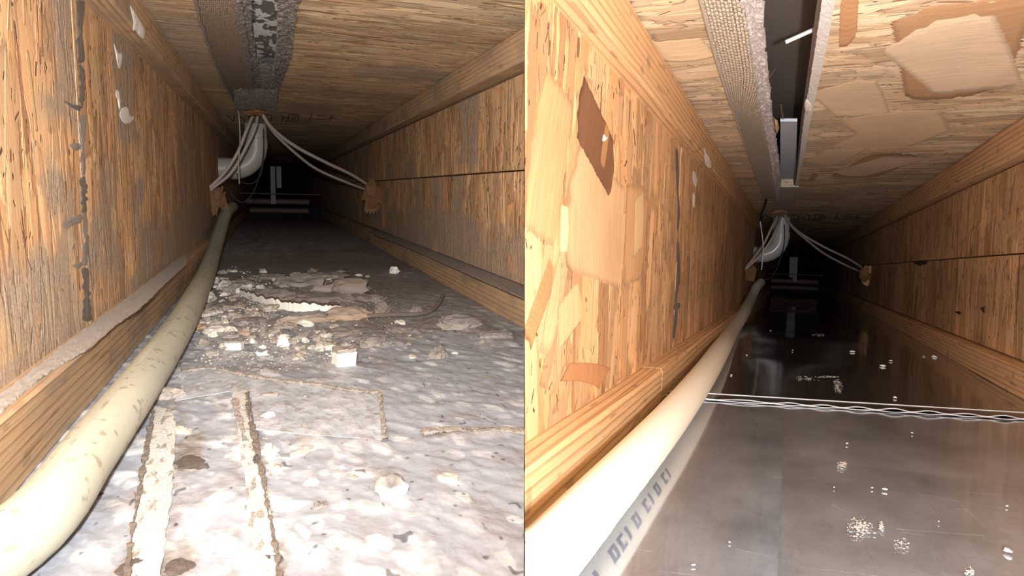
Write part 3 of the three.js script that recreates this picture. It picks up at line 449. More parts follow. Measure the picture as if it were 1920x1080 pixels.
{ // countable small crumbs, then the fine grit nobody could count
  const r = rng(77), kinds = [];
  for (let k = 0; k < 8; k++) kinds.push(lump(200 + k, 1, 0.75, 0.8, k % 3 ? 'rock' : 'flake', [C.pale, C.grey, C.pale, C.grey][k % 4], [C.grey, C.grey, C.brown, C.pale][(k + (k >> 2)) % 4]));
  const zones = [[430, 600, 105, 70, 120], [560, 640, 110, 40, 70], [600, 530, 130, 26, 36], [420, 540, 60, 34, 24], [800, 640, 120, 40, 14], [500, 800, 150, 100, 12], [650, 950, 240, 110, 12]];
  const where = ['tiny crumb in the dense rubble between the beige conduit and the curled strip', 'tiny crumb scattered around the square white plasterboard chunk', 'tiny crumb at the back of the rubble heap, behind the curled strip', 'tiny crumb at the far left end of the rubble, close to the beige conduit', 'tiny crumb on bare floor below the bent twig, right of the rubble', 'tiny crumb lying around the two beige strips in the white floor', 'tiny crumb on the bare white floor at the front, right of the strips'];
  for (const [zi, [cx, cy, rx, ry, n]] of zones.entries()) for (let i = 0; i < n; i++) {
    const px = cx + (r() + r() - 1) * rx, py = cy + (r() + r() - 1) * ry; if (px < 345 + (690 - py) * 0.2 || px > 970) continue;
    const p = restL(px, py), s = pxm(p) * mix(4, 13, r() ** 2), m = mesh(numbered('plaster_crumb'), kinds[Math.floor(r() * 8)], M.crumb);
    m.position.copy(world(L, p)); m.quaternion.copy(L.q).multiply(new THREE.Quaternion().setFromEuler(new THREE.Euler((r() - 0.5) * 0.5, r() * 6.3, (r() - 0.5) * 0.5))); m.scale.set(s * mix(0.8, 1.4, r()), s * mix(0.5, 1, r()), s);
    m.userData = { label: where[zi], category: 'crumb', group: where[zi].replace('tiny crumb', 'tiny crumbs') }; scene.add(m);
  }
  const all = []; for (let i = 0; i < 1500; i++) { const a = r() * 6.283, d = Math.sqrt(r()), z = i % 3, px = [505, 430, 600][z] + Math.cos(a) * d * [150, 90, 160][z], py = [675, 590, 600][z] + Math.sin(a) * d * [22, 90, 80][z]; if (px < 350) continue; const p = restL(px, py), s = pxm(p) * mix(0.8, 3, r()); const g = new THREE.TetrahedronGeometry(s, 0).rotateX(r() * 6).rotateZ(r() * 6).translate(p.x, p.y + s * 0.5, p.z); const t = mix(0.35, 1, r()); g.setAttribute('color', new THREE.Float32BufferAttribute(new Array(12).fill(C.pale.map((v) => v * t)).flat(), 3)); all.push(g); }
  const g = mergeGeometries(all), p = restL(505, 650), m = solo(L, 'plaster_grit', 'fine pale grit spread between the larger crumbs on the dirty floor', 'grit', p, g, M.crumb); m.userData.kind = 'stuff';
}

// ------------------------------------------------------------------ clean floor of sheet metal
function metal(seed, rough, dusty) {
  const W = 1024, H = 1024, c = new Uint8Array(W * H * 4), m = new Uint8Array(W * H * 4), r = rng(seed);
  const scr = new Float32Array(W * H); for (let k = 0; k < 260; k++) { let x = r() * W, y = r() * H; const a = (r() - 0.5) * (r() < 0.7 ? 0.5 : 6), n = 10 + r() * r() * 160, v = r() * 0.5; for (let i = 0; i < n; i++) { const q = (Math.floor(y) & 1023) * W + (Math.floor(x) & 1023); scr[q] = Math.max(scr[q], v); x += Math.cos(a); y += Math.sin(a); } }
  for (let j = 0, k = 0; j < H; j++) for (let i = 0; i < W; i++, k += 4) {
    const grain = noise(i / 1.5, j / 6, seed) * 0.5 + noise(i / 7, j / 1.6, seed + 1) * 0.5, big = fbm(i / 120, j / 120, seed + 2), d = clamp((0.5 + 0.5 * fbm(i / 70, j / 90, seed + 3)) * dusty + scr[k / 4] * 0.5 + (grain - 0.5) * 0.1 * dusty);
    const v = 172 + 20 * (grain - 0.5) + 30 * (big - 0.5) + 60 * d; c[k] = v * 0.95; c[k + 1] = v * 0.99; c[k + 2] = v * 1.03; c[k + 3] = 255;
    m[k] = 255; m[k + 1] = 255 * clamp(rough * (0.7 + 0.6 * big) + 0.12 * d + 0.04 * (grain - 0.5), 0.03); m[k + 2] = 255 * clamp(1 - 0.75 * d); m[k + 3] = 255;
  }
  const rep = (t) => { t.repeat.set(1 / 0.4, 1 / 0.5); return t; }, mr = rep(tex(W, H, m, false, THREE.RepeatWrapping));
  return new THREE.MeshStandardMaterial({ map: rep(tex(W, H, c, true, THREE.RepeatWrapping)), roughnessMap: mr, metalnessMap: mr, roughness: 1, metalness: 1 });
}
const metalNear = metal(61, 0.07, 0.45), metalFar = metal(67, 0.08, 0.1);
const mpt = (px, py, y = R.fl) => on(R, px, py, 'y', y);
{
  const fo = struct(R, 'floor', 'shiny grey sheet metal floor of the clean bay with a crimped cross seam', [0, R.fl, -1]);
  const sA = mpt(1310, 750), sB = mpt(1920, 788), slope = (sB.z - sA.z) / (sB.x - sA.x), zSeam = (x) => sA.z + (x - sA.x) * slope;
  const sheet = (near, dy, nx, nz, amp) => {
    const pos = [], uv = [], idx = [];
    for (let j = 0; j <= nz; j++) for (let i = 0; i <= nx; i++) {
      const t = j / nz; let x, Z;
      if (near) { Z = mix(-BACK, -zSeam(0), t); const x0 = Math.max(R.xl - 0.005, xSplit(R, R.fl, -Z) + 0.0003); x = mix(x0, R.xr + 0.005, i / nx); Z = mix(-BACK, -zSeam(x), t); if (x < xSplit(R, R.fl, -Z)) x = xSplit(R, R.fl, -Z) + 0.0003; }
      else { x = mix(R.xl - 0.005, R.xr + 0.005, i / nx); Z = mix(-zSeam(x) - 0.004, 6, t * t * 0.6 + t * 0.4); }
      pos.push(x, R.fl + dy + amp * (fbm(x * 9, Z * 5, near ? 160 : 165, 2) - 0.5), -Z); uv.push(x, Z);
    }
    for (let j = 0; j < nz; j++) for (let i = 0; i < nx; i++) { const a = j * (nx + 1) + i, b = a + nx + 1; idx.push(a, a + 1, b, a + 1, b + 1, b); }
    const g = geo(pos, uv); g.setIndex(idx); g.computeVertexNormals(); return g;
  };
  part(fo, 'metal_sheet', sheet(true, 0, 50, 80, 0.0012), metalNear, 'scratched dull near sheet');
  part(fo, 'metal_sheet', sheet(false, 0.0004, 50, 160, 0.0028), metalFar, 'darker mirror-like far sheet');
  const under = [[R.xl - 0.01, 6], [R.xr + 0.01, 6], [R.xr + 0.01, -BACK], [xSplit(R, R.fl, BACK), -BACK], [R.xl - 0.01, -(R.xl - 0.01) / xSplit(R, R.fl, -1) * -1]];
  under[4] = [R.xl - 0.01, Math.abs((R.xl - 0.01) / xSplit(R, R.fl, -1))];
  part(fo, 'floor_board', slab(R, under.reverse(), R.fl - 0.03, 0.02), M.dark);
  // folded cleat joining the sheets: a flat fold and two wavy lips with gaps between them
  const cl = thing(R, 'seam_cleat', 'crimped metal cleat with wavy bright lips across the shiny floor', 'seam', [0.05, R.fl, zSeam(0.05)]);
  const x0 = R.xl + R.fb, x1 = R.xr - R.fb, n = 220, fold = [], foldTop = 0.0022, back = 0.024;
  const ribbon = (fz, fy, h, w) => { const P = []; for (let i = 0; i <= n; i++) { const x = mix(x0, x1, i / n); P.push(new THREE.Vector3(x, R.fl + fy(x), zSeam(x) + fz(x))); } const g = new THREE.TubeGeometry(curve(P), 400, w, 6); return g; };
  const wv2 = (x) => Math.sin(Math.PI * (x / 0.03 + 1.3 * noise(x * 12, 3, 171)) + 0.4) ** 2, am = (x) => 0.0024 * (0.6 + 0.8 * noise(x * 20, 5, 172)), lipMat = new THREE.MeshStandardMaterial({ color: 0xd6d7d6, metalness: 0.35, roughness: 0.45 });
  part(cl, 'wavy_lip', ribbon(() => 0.0004, (x) => 0.0014 + am(x) * 0.7 * wv2(x), 0, 0.00045), lipMat);
  part(cl, 'wavy_lip', ribbon(() => 0.002, (x) => 0.0011 - am(x) * 0.3 * wv2(x), 0, 0.0004), lipMat);
  for (let i = 0; i < n; i++) { const a = mix(x0, x1, i / n), b = mix(x0, x1, (i + 1) / n), q = [a, b].map((x) => [new THREE.Vector3(x, R.fl + 0.0014 + am(x) * 0.7 * wv2(x), zSeam(x) + 0.0002), new THREE.Vector3(x, R.fl + 0.002, zSeam(x) - 0.008), new THREE.Vector3(x, R.fl + 0.0026, zSeam(x) - back), new THREE.Vector3(x, R.fl + 0.0004, zSeam(x) - back - 0.001)]); for (let k = 0; k < 3; k++) for (const w of [q[0][k], q[1][k], q[1][k + 1], q[0][k], q[1][k + 1], q[0][k + 1]]) fold.push(w.x, w.y, w.z); }
  part(cl, 'folded_strip', geo(fold), new THREE.MeshStandardMaterial({ color: 0x8c8d8e, metalness: 1, roughness: 0.2, side: THREE.DoubleSide }));
  part(cl, 'bright_edge', ribbon(() => -back, () => 0.0027, 0, 0.0005), lipMat);
  // white paint smears on the metal
  const paint = new THREE.MeshStandardMaterial({ color: 0xb4b2ac, roughness: 0.9 });
  const spots = (name, label, cx, cy, rx, ry, n, seed) => { const r = rng(seed), gs = []; for (let i = 0; i < n * 3; i++) { const a = r() * 6.283, d = r() ** 0.7, x = cx + Math.cos(a) * d * rx, y = cy + Math.sin(a) * d * ry, p = mpt(x, y), s = pxm(p) * mix(0.5, 2.6, r() ** 2) * (1.3 - d * 0.7), pts = []; for (let k = 0; k < 9; k++) { const t = k / 9 * 6.283, q = s * (0.5 + r()); pts.push([p.x + Math.cos(t) * q, -p.z + Math.sin(t) * q * 1.8]); } gs.push(slab(R, pts, R.fl + 0.0008, 0.0001 + 0.0001 * r())); } const g = mergeGeometries(gs); g.translate(0, 0, 0); const o = solo(R, name, label, 'paint', mpt(cx, cy), g, paint); return o; };
  spots('paint_smear', 'bright white upright paint smear on the dark metal behind the seam', 1571, 724, 9, 14, 26, 5);
  spots('paint_smear', 'thin white streak left of the upright smear behind the seam', 1552, 708, 22, 2, 12, 6);
  spots('paint_smear', 'faint dotted white streak on dark metal above the left part of the seam', 1512, 711, 30, 5, 12, 7);
  spots('paint_smear', 'small round white spatter on the near metal sheet', 1579, 874, 10, 8, 16, 8);
  spots('paint_smear', 'large white spatter near the front of the metal sheet', 1612, 992, 24, 20, 34, 9);
  spots('paint_smear', 'narrow white dab right of the large front spatter', 1653, 990, 5, 11, 10, 10);
  spots('paint_smear', 'blurred white spatter in front of the large one', 1690, 1024, 16, 12, 12, 11);
  spots('paint_smear', 'pale oval smudge on the dark far metal', 1537, 629, 14, 3, 12, 12);
  spots('paint_smear', 'white spatter at the bottom edge of the metal floor', 1816, 1076, 10, 10, 12, 13);
  const r = rng(99), chipMat = new THREE.MeshStandardMaterial({ color: 0xeee8da, roughness: 0.8 }), chip = lump(301, 1, 0.5, 0.7, 'rock', C.white, C.white);
  for (const [x, y, s] of [[1400, 666, 3], [1486, 657, 3], [1371, 704, 5], [1678, 746, 7], [1655, 687, 7], [1752, 670, 8], [1670, 677, 4], [1659, 918, 6], [1588, 832, 4], [1710, 812, 4], [1888, 949, 4], [1640, 1000, 3], [1300, 1060, 6], [1368, 1017, 5], [1732, 669, 3], [1598, 660, 6], [1445, 620, 3], [1890, 1034, 12], [1564, 914, 3], [1635, 915, 3], [1760, 978, 3]]) {
    const p = mpt(x, y, R.fl + 0.0008), q = pxm(p) * s / 2, m = mesh(numbered('white_crumb'), chip, chipMat); m.position.copy(world(R, p)); m.quaternion.copy(R.q).multiply(new THREE.Quaternion().setFromAxisAngle(new THREE.Vector3(0, 1, 0), r() * 3)); m.scale.set(q * 1.3, q, q);
    const far = y < 755; m.userData = { label: far ? 'tiny white crumb on the dark metal sheet behind the crimped seam' : 'tiny white crumb on the near metal sheet in front of the crimped seam', category: 'crumb', group: far ? 'white crumbs behind the crimped seam' : 'white crumbs in front of the crimped seam' }; scene.add(m);
  }
}

solo(L, 'rail_dust', 'pale grey dust and crumbs lying along the top of the left timber rail', 'dust', on(L, 165, 620, 'y', L.wb), strip(L, [[-70, 798], [0, 744], [59, 698], [110, 656], [165, 615], [215, 577], [260, 543], [310, 505], [350, 475]], [[-70, 836], [0, 776], [59, 724], [110, 686], [165, 655], [215, 612], [260, 580], [310, 532], [350, 496]], L.wb + 0.0002, L.wb + 0.0002, 0.0008, 0.0012, 61, 320, 12), new THREE.MeshStandardMaterial({ color: 0xada499, roughness: 1 }));
solo(L, 'rail_dust', 'dark grey dust lying along the top of the right timber rail', 'dust', on(L, 860, 500, 'y', L.wb), strip(L, [[700, 430], [760, 450], [840, 482], [910, 510], [990, 541]], [[700, 440], [760, 463], [840, 498], [910, 529], [990, 564]], L.wb + 0.0002, L.wb + 0.0002, 0.001, 0.0018, 63, 220, 10), new THREE.MeshStandardMaterial({ color: 0x8b8176, roughness: 1 }));
// ------------------------------------------------------------------ conduits
{
  const P = (F, pts, r, lift = 0.001) => pts.map(([x, y, up]) => on(F, x, y, 'y', F.fl + r + lift + (up || 0)));
  const rL = 0.0125, pl = P(L, [[-120, 1110], [60, 985], [160, 858], [240, 752], [300, 668], [345, 598], [368, 553]], rL).concat([at(L, 385, 518, 1.04), at(L, 402, 468, 1.36), at(L, 416, 422, 1.61), at(L, 425, 398, 1.75), at(L, 436, 388, 1.9)]);
  const [c, b] = bake(2048, 128, (i, j) => { const X = i / 2048 * 1.6, Y = j / 128 * 0.08, s = smooth(0.64, 0.76, fbm(X * 150, Y * 210, 180, 4)) * 0.6, n = fbm(X * 12, Y * 25, 181); const k = 0.92 + 0.16 * n; return [mix(188, 138, s) * k, mix(186, 130, s) * k, mix(166, 114, s) * k, 128 + 100 * s]; });
  const o = solo(L, 'conduit', 'dirty beige plastic conduit curving over the dusty floor beside the left rail', 'conduit', pl[4], tube(pl, rL, 160, 24), new THREE.MeshStandardMaterial({ map: tex(2048, 128, c, true), bumpMap: tex(2048, 128, b, false), bumpScale: 0.0004, roughness: 0.6 }));
  const rR = 0.013, pr = P(R, [[900, 1165], [1010, 1062], [1110, 952], [1200, 852], [1268, 772], [1318, 706], [1350, 657]], rR).concat([at(R, 1372, 622, 1.36), at(R, 1394, 588, 1.66), at(R, 1411, 554, 2.1), at(R, 1419, 538, 2.2), at(R, 1426, 530, 2.28)]);
  const t = thing(R, 'conduit', 'clean white plastic conduit curving along the shiny metal floor', 'conduit', pr[4]);
  const shell = tube(pr, rR, 200, 32), sv = shell.attributes.position; for (let i = 0; i < sv.count; i++) sv.setZ(i, Math.min(sv.getZ(i), zNear(R, sv.getX(i), sv.getY(i), 1)));   // it runs up to the added partition
  part(t, 'pipe', shell, new THREE.MeshStandardMaterial({ color: 0xf4f1e0, roughness: 0.4 }));
  // smudged print on the underside, seen in the metal's reflection
  const cw = 512, ch = 64, cv = document.createElement('canvas'); cv.width = cw; cv.height = ch; const x = cv.getContext('2d'); x.fillStyle = '#000'; x.fillRect(0, 0, cw, ch); x.fillStyle = '#fff';
  const bars = [20, 52, 84, 116, 168, 200, 232, 264, 316, 348, 380, 432, 464]; bars.forEach((v, k) => { x.fillRect(v, 8, 9, 48); if (k % 3) { x.fillRect(v, 8, 22, 11); x.fillRect(v, 45, 22, 11); } if (k % 3 === 1) x.fillRect(v + 15, 8, 9, 48); });
  const at2 = new THREE.CanvasTexture(cv), cvr = curve(pr), pos = [], uv = [];
  const seg = 60; for (let i = 0; i < seg; i++) { const q = [i, i + 1].map((k) => { const u = mix(0.015, 0.13, k / seg), p = cvr.getPointAt(u), tg = cvr.getTangentAt(u), side = new THREE.Vector3(0, 1, 0).cross(tg).normalize().negate(), dn = new THREE.Vector3(0, -1, 0); return [0, 1, 2, 3, 4, 5, 6].map((q2) => mix(-0.3, -0.95, q2 / 6)).map((a) => p.clone().addScaledVector(side, Math.cos(a) * rR * 1.012).addScaledVector(dn, -Math.sin(a) * rR * 1.012)); });
    for (let m = 0; m < 6; m++) for (const [a, bb] of [[0, m], [1, m], [1, m + 1], [0, m], [1, m + 1], [0, m + 1]]) { const w = q[a][bb]; pos.push(w.x, w.y, w.z); uv.push((i + a) / seg, bb / 6); } }
  part(t, 'printed_line', geo(pos, uv), new THREE.MeshStandardMaterial({ color: 0x66738a, roughness: 0.7, alphaMap: at2, transparent: true, side: THREE.DoubleSide }), 'smudged blue-grey print');
}

// ------------------------------------------------------------------ sealant drips
{
  const drips = [
    [L, 'long white sealant smear on the timber rail at the top left of the dirty bay', [[243, 9], [252, 22], [262, 38], [272, 58], [271, 71], [262, 68], [255, 58], [249, 56], [250, 42]], 'f'],
    [L, 'upper white sealant drip on the dusty left wall', [[212, 80], [219, 96], [230, 103], [228, 117], [223, 131], [219, 118], [216, 100]], 'w'],
    [L, 'thin stringy white sealant run ending above the rounded drip on the dusty left wall', [[217, 168], [222, 171], [224, 180], [227, 205], [223, 205], [220, 188], [216, 178]], 'w'],
    [L, 'rounded lowest white sealant drip on the dusty left wall', [[225, 206], [232, 200], [240, 203], [243, 216], [252, 220], [248, 228], [237, 233], [228, 228], [223, 216]], 'w'],
    [R, 'white sealant smear on the timber rail at the left of the clean bay', [[1319, 277], [1324, 286], [1331, 298], [1334, 312], [1328, 314], [1322, 304]], 'f'],
    [R, 'white sealant drip on the clean orange wall below the smeared rail', [[1299, 320], [1306, 330], [1308, 338], [1304, 352], [1301, 346], [1298, 332]], 'w'],
    [R, 'tiny white sealant fleck on the dark diamond strand of the clean wall', [[1131, 252], [1135, 258], [1139, 256], [1136, 263], [1129, 264]], 'w'],
    [R, 'thin white sealant run below the drip on the clean wall', [[1299, 362], [1302, 364], [1302, 388], [1299, 386]], 'w']];
  for (const [F, label, pts, k] of drips) { const axis = 'x', v = k === 'w' ? F.xl : F.xl + F.ft; solo(F, 'sealant_drip', label, 'sealant', mid(F, pts, axis, v), smear(F, pts, axis, v - 0.0002, 0.0009, 1), M.caulk); }
}
// lint in the upright joint of the dirty wall, and dark strands pressed in both walls
function tuft(F, name, label, cat, pts, axis, val, sign, mat, thick) { return solo(F, name, label, cat, mid(F, pts, axis, val), smear(F, pts, axis, val - sign * 0.0002, thick, sign), mat); }
for (const [y0, y1, w, label, mat] of [[0, 120, 11, 'dark lint packed in the top of the upright joint on the dusty wall', M.lint], [120, 205, 8, 'dark lint below the topmost packing in the upright joint', M.lint], [215, 330, 9, 'pale dusty lint in the middle of the upright joint', M.lintPale], [330, 400, 12, 'tangled dark lint knot in the lower middle of the upright joint', M.lint], [395, 500, 10, 'grey lint in the lower part of the upright joint', M.lintPale], [500, 605, 12, 'thick grey lint at the foot of the upright joint', M.lint]]) {
  const pts = [], n = 22, xc = (y) => mix(148, 162, y / 600); for (let i = 0; i <= n; i++) { const y = mix(y0, y1, i / n); pts.push([xc(y) - w * (0.15 + 0.75 * noise(y * 0.16, 1, 190) ** 1.5), y]); } for (let i = n; i >= 0; i--) { const y = mix(y0, y1, i / n); pts.push([xc(y) + w * (0.1 + 0.9 * noise(y * 0.19, 2, 190) ** 1.7), y]); }
  tuft(L, 'joint_lint', label, 'lint', pts, 'x', L.xl, 1, mat, 0.0009);
}

for (const [F, name, label, cat, pts, axis, val, sign, mat, th] of [
  [R, 'joint_lint', 'thin dark lint line in the upper upright joint of the clean wall', 'lint', [[1266, 275], [1270, 274], [1273, 320], [1271, 350], [1275, 400], [1272, 440], [1269, 436], [1270, 390], [1267, 340]], 'x', R.xl, 1, M.lint, 0.0006],
  [R, 'joint_lint', 'thin dark lint line in the lower upright joint of the clean wall', 'lint', [[1269, 445], [1273, 448], [1275, 520], [1270, 560], [1270, 600], [1264, 640], [1260, 638], [1264, 590], [1265, 560], [1268, 510]], 'x', R.xl, 1, M.lint, 0.0006],
  [R, 'joint_lint', 'dark lint tuft reaching sideways from the clean wall joint near its foot', 'lint', [[1262, 575], [1274, 568], [1276, 574], [1264, 582]], 'x', R.xl, 1, M.lint, 0.0012],
  [L, 'lint_tuft', 'dark lint tuft left of the upright joint, level with the rounded sealant drip', 'lint', [[118, 188], [136, 196], [152, 200], [151, 207], [138, 204], [126, 197]], 'x', L.xl, 1, M.lint, 0.0008],
  [L, 'lint_tuft', 'pale lint tuft left of the upright joint in the middle of the dusty wall', 'lint', [[128, 272], [140, 268], [152, 272], [150, 280], [138, 281]], 'x', L.xl, 1, M.lintPale, 0.0008],
  [L, 'lint_tuft', 'low pale lint tuft left of the upright joint above the foot lint', 'lint', [[114, 420], [134, 408], [152, 402], [154, 414], [136, 422], [118, 430]], 'x', L.xl, 1, M.lintPale, 0.0008],
  [L, 'lint_tuft', 'lowest lint tuft left of the upright joint near the dusty rail', 'lint', [[134, 498], [150, 490], [156, 496], [146, 504]], 'x', L.xl, 1, M.lintPale, 0.0008],
  [L, 'dark_stain', 'dark speck high on the dusty right wall below the gap', 'stain', [[880, 198], [890, 194], [894, 202], [886, 210]], 'x', L.xr, -1, M.stain, 0.0003],
  [L, 'dark_stain', 'dark torn mark on the level seam of the dusty right wall', 'stain', [[835, 334], [850, 328], [870, 327], [868, 334], [856, 342], [842, 340]], 'x', L.xr, -1, M.stain, 0.0003],
  [R, 'dark_stain', 'dark knot low on the clean right wall', 'stain', [[1834, 578], [1845, 570], [1853, 574], [1852, 590], [1842, 588]], 'x', R.xr, -1, M.stain, 0.0003],
  [R, 'dark_stain', 'small dark mark low on the clean right wall left of the dark knot', 'stain', [[1784, 584], [1798, 581], [1812, 588], [1800, 592]], 'x', R.xr, -1, M.stain, 0.0003],
  [R, 'dark_stain', 'dark torn mark on the level seam of the clean right wall', 'stain', [[1712, 492], [1728, 488], [1742, 490], [1736, 497], [1720, 498]], 'x', R.xr, -1, M.stain, 0.0003]]) tuft(F, name, label, cat, pts, axis, val, sign, mat, th);

// ------------------------------------------------------------------ carpet edge, slot lining and what hangs in the slot
function weave(c1, c2, seed) {
  const W = 256, H = 256;
  const [c, b] = bake(W, H, (i, j) => { const u = i / W * 8 + 0.12 * (noise(i / 9, j / 9, seed) - 0.5) * 4, row = j / H * 8 + 0.3 * (noise(i / 30, j / 14, seed + 1) - 0.5), fx = u % 1, fy = (row + (Math.floor(u) & 1) * 0.25) % 1; const h = Math.sin(Math.PI * fx) ** 0.6 * Math.sin(Math.PI * fy) ** 0.5 * (0.75 + 0.5 * noise(i / 3, j / 3, seed + 2)), t = clamp(h * 1.15); return [mix(c2[0], c1[0], t), mix(c2[1], c1[1], t), mix(c2[2], c1[2], t), 255 * t]; });
  const rep = (q) => { q.repeat.set(1 / 0.022, 1 / 0.06); return q; };
  return new THREE.MeshStandardMaterial({ map: rep(tex(W, H, c, true, THREE.RepeatWrapping)), bumpMap: rep(tex(W, H, b, false, THREE.RepeatWrapping)), bumpScale: 0.0012, roughness: 0.95 });
}
{
  const wv = weave([230, 219, 194], [158, 147, 126], 201), wvD = weave([206, 182, 150], [128, 106, 86], 205), ce = R.ce, cl = L.ce;
  const pileMat = new THREE.MeshStandardMaterial({ color: 0xb3aaa2, roughness: 1 }), pileDirty = new THREE.MeshStandardMaterial({ color: 0x84776a, roughness: 1 });
  const o = thing(R, 'carpet_edge', 'clean woven carpet backing strip with grey looped pile hanging beside the open slot', 'carpet', on(R, 1400, 200, 'y', ce - 0.004));
  const wl = [[1295, -60], [1313, 0], [1345, 120], [1382, 230], [1410, 310], [1432, 372]], wr = [[1378, -60], [1393, 0], [1414, 130], [1437, 260], [1448, 320], [1455, 374]], po = [[1416, -60], [1424, 0], [1434, 120], [1449, 245], [1459, 310], [1464, 366]];
  part(o, 'woven_backing', strip(R, wl, wr, ce - 0.001, ce - 0.007, 0.0025, 0.0006, 7), wv);
  part(o, 'looped_pile', strip(R, wr, po, ce - 0.0062, ce - 0.002, 0.009, 0.0055, 9, 420, 12), pileMat, 'grey looped pile');
  const d = thing(L, 'carpet_edge', 'dusty tan woven carpet backing strip hanging beside the lint-filled slot', 'carpet', on(L, 410, 80, 'y', cl - 0.004));
  const dl = [[345, -60], [364, 0], [386, 70], [404, 120], [425, 166], [440, 190]], dr = [[420, -60], [434, 0], [447, 60], [457, 110], [464, 150], [467, 172]], dp = [[444, -60], [452, 0], [462, 70], [470, 120], [474, 160], [476, 186]];
  part(d, 'woven_backing', strip(L, dl, dr, cl - 0.001, cl - 0.006, 0.0025, 0.0007, 17), wvD);
  part(d, 'looped_pile', strip(L, dr, dp, cl - 0.005, cl - 0.003, 0.009, 0.0035, 19, 200, 8), pileDirty, 'dark dusty pile');
  const dd = curve(dl.map((p) => on(L, ...p, 'y', cl - 0.003))).getPoints(40); part(d, 'frayed_border', new THREE.TubeGeometry(curve(dd.map((v, i) => v.add(new THREE.Vector3((noise(i * 0.7, 3, 210) - 0.5) * 0.002, 0, 0)))), 120, 0.0016, 6), M.lintPale, 'frayed lint border');
  const rr = curve(wl.map((p) => on(R, ...p, 'y', ce - 0.0015))).getPoints(40); part(o, 'frayed_border', new THREE.TubeGeometry(curve(rr), 120, 0.0012, 6), new THREE.MeshStandardMaterial({ color: 0xb5a690, roughness: 1 }));

  // clean slot: lining, far board, white edge strip, nails
  const X = (px, py, F, y) => on(F, px, py, 'y', y), box = (F, x0, x1, y0, y1, z0, z1) => new THREE.BoxGeometry(x1 - x0, y1 - y0, z0 - z1).translate((x0 + x1) / 2, (y0 + y1) / 2, (z0 + z1) / 2);
  const zE = X(1478, 352, R, ce).z, top = ce + 0.05, lin1 = new THREE.MeshStandardMaterial({ color: 0x75685a, roughness: 0.6 }), lin2 = new THREE.MeshStandardMaterial({ color: 0xe2e6e8, roughness: 0.6 }), lin3 = new THREE.MeshStandardMaterial({ color: 0x55504a, roughness: 0.7 });
  const s = thing(R, 'slot_lining', 'dark boxed lining inside the open ceiling slot, with a pale grey far board', 'lining', [0, ce + 0.02, zE + 0.3]);
  part(s, 'top_board', box(R, -0.06, 0.06, top, top + 0.008, -0.2, zE - 0.25), lin1);
  part(s, 'side_board', box(R, -0.075, -0.06, ce + 0.018, top + 0.008, -0.2, zE - 0.25), lin3);
  part(s, 'side_board', box(R, 0.033, 0.041, ce + 0.018, top, -0.2, zE), lin3);
  part(s, 'end_board', box(R, -0.06, 0.06, ce + 0.018, top + 0.008, zE, zE - 0.008), lin1);
  const bA = X(1464, 225, R, ce + 0.02), bB = X(1494, 225, R, ce + 0.02), bC = X(1492, 343, R, ce + 0.02), bD = X(1463, 343, R, ce + 0.02);
  part(s, 'far_board', slab(R, [pz(bA), pz(bB), pz(bC), pz(bD)], ce + 0.0185, 0.003, [], 0.0006), lin2, 'pale grey board at the far end');
  part(s, 'dusty_ledge', slab(R, [[1456, 350], [1497, 350], [1490, 390], [1452, 388]].map((q) => pz(X(...q, R, ce - 0.003))), ce - 0.0035, 0.0035, [], 0.0005), new THREE.MeshStandardMaterial({ color: 0xc6b7a2, roughness: 0.95 }), 'dusty pale ledge');
  const we = thing(R, 'edge_strip', 'ragged white edge strip along the right side of the open slot', 'strip', X(1535, 120, R, ce));
  const e1 = [[1550, -60], [1542, 0], [1524, 120], [1508, 220], [1497, 310], [1486, 374]], e2 = [[1575, -60], [1566, 0], [1543, 120], [1521, 220], [1504, 310], [1490, 376]], e0 = [[1541, -60], [1533, 0], [1517, 120], [1503, 220], [1494, 310], [1485, 372]];
  part(we, 'white_face', strip(R, e1, e2, ce - 0.0015, ce - 0.0018, 0.004, 0.0012, 29, 200), new THREE.MeshStandardMaterial({ color: 0xd9d6cd, roughness: 0.85 }));
  part(we, 'grey_face', strip(R, e0, e1, ce + 0.004, ce - 0.001, 0.003, 0.0008, 31, 160), new THREE.MeshStandardMaterial({ color: 0x77716a, roughness: 0.8 }), 'grey inner face');
  const sp = [[1512, 186], [1518, 190], [1523, 200], [1519, 214], [1511, 206], [1508, 196]]; solo(R, 'sealant_drip', 'white sealant lump on the edge strip of the open slot', 'sealant', mid(R, sp, 'y', ce - 0.003), smear(R, sp, 'y', ce - 0.0012, 0.003, -1), M.caulk);
  const nail = (a, za, b, zb, r, label, mat, head) => { const p = at(R, ...a, za), q = at(R, ...b, zb), n = thing(R, 'nail', label, 'nail', p); part(n, 'shank', new THREE.TubeGeometry(new THREE.LineCurve3(p, q), 2, r, 8), mat); const cap = new THREE.CylinderGeometry(r * head, r * head, r * 0.8, 12); cap.applyQuaternion(new THREE.Quaternion().setFromUnitVectors(new THREE.Vector3(0, 1, 0), q.clone().sub(p).normalize())); cap.translate(q.x, q.y, q.z); part(n, 'head', cap, mat); };
  const nz = -X(1500, 66, R, ce + 0.006).z, whiteNail = new THREE.MeshStandardMaterial({ color: 0xc9c4ba, roughness: 0.6 });
  nail([1473, 79], nz, [1529, 54], nz, 0.0017, 'thick whitish nail crossing the open slot near the top', whiteNail, 1.9);
  nail([1463, 116], nz + 0.09, [1433, 160], nz + 0.12, 0.0006, 'thin bright nail slanting out of the carpet pile into the slot', M.zinc, 2);
  nail([1464, 194], nz + 0.2, [1468, 222], nz + 0.22, 0.0009, 'short nail standing upright before the pale far board', M.zinc, 1.6);
  const fr = [[1452, 222], [1458, 226], [1461, 240], [1458, 248], [1453, 238]]; solo(R, 'splinter', 'pale torn splinter at the left side of the open slot', 'splinter', mid(R, fr, 'y', ce - 0.002), smear(R, fr, 'y', ce, 0.004, -1, false), M.splinterPale);

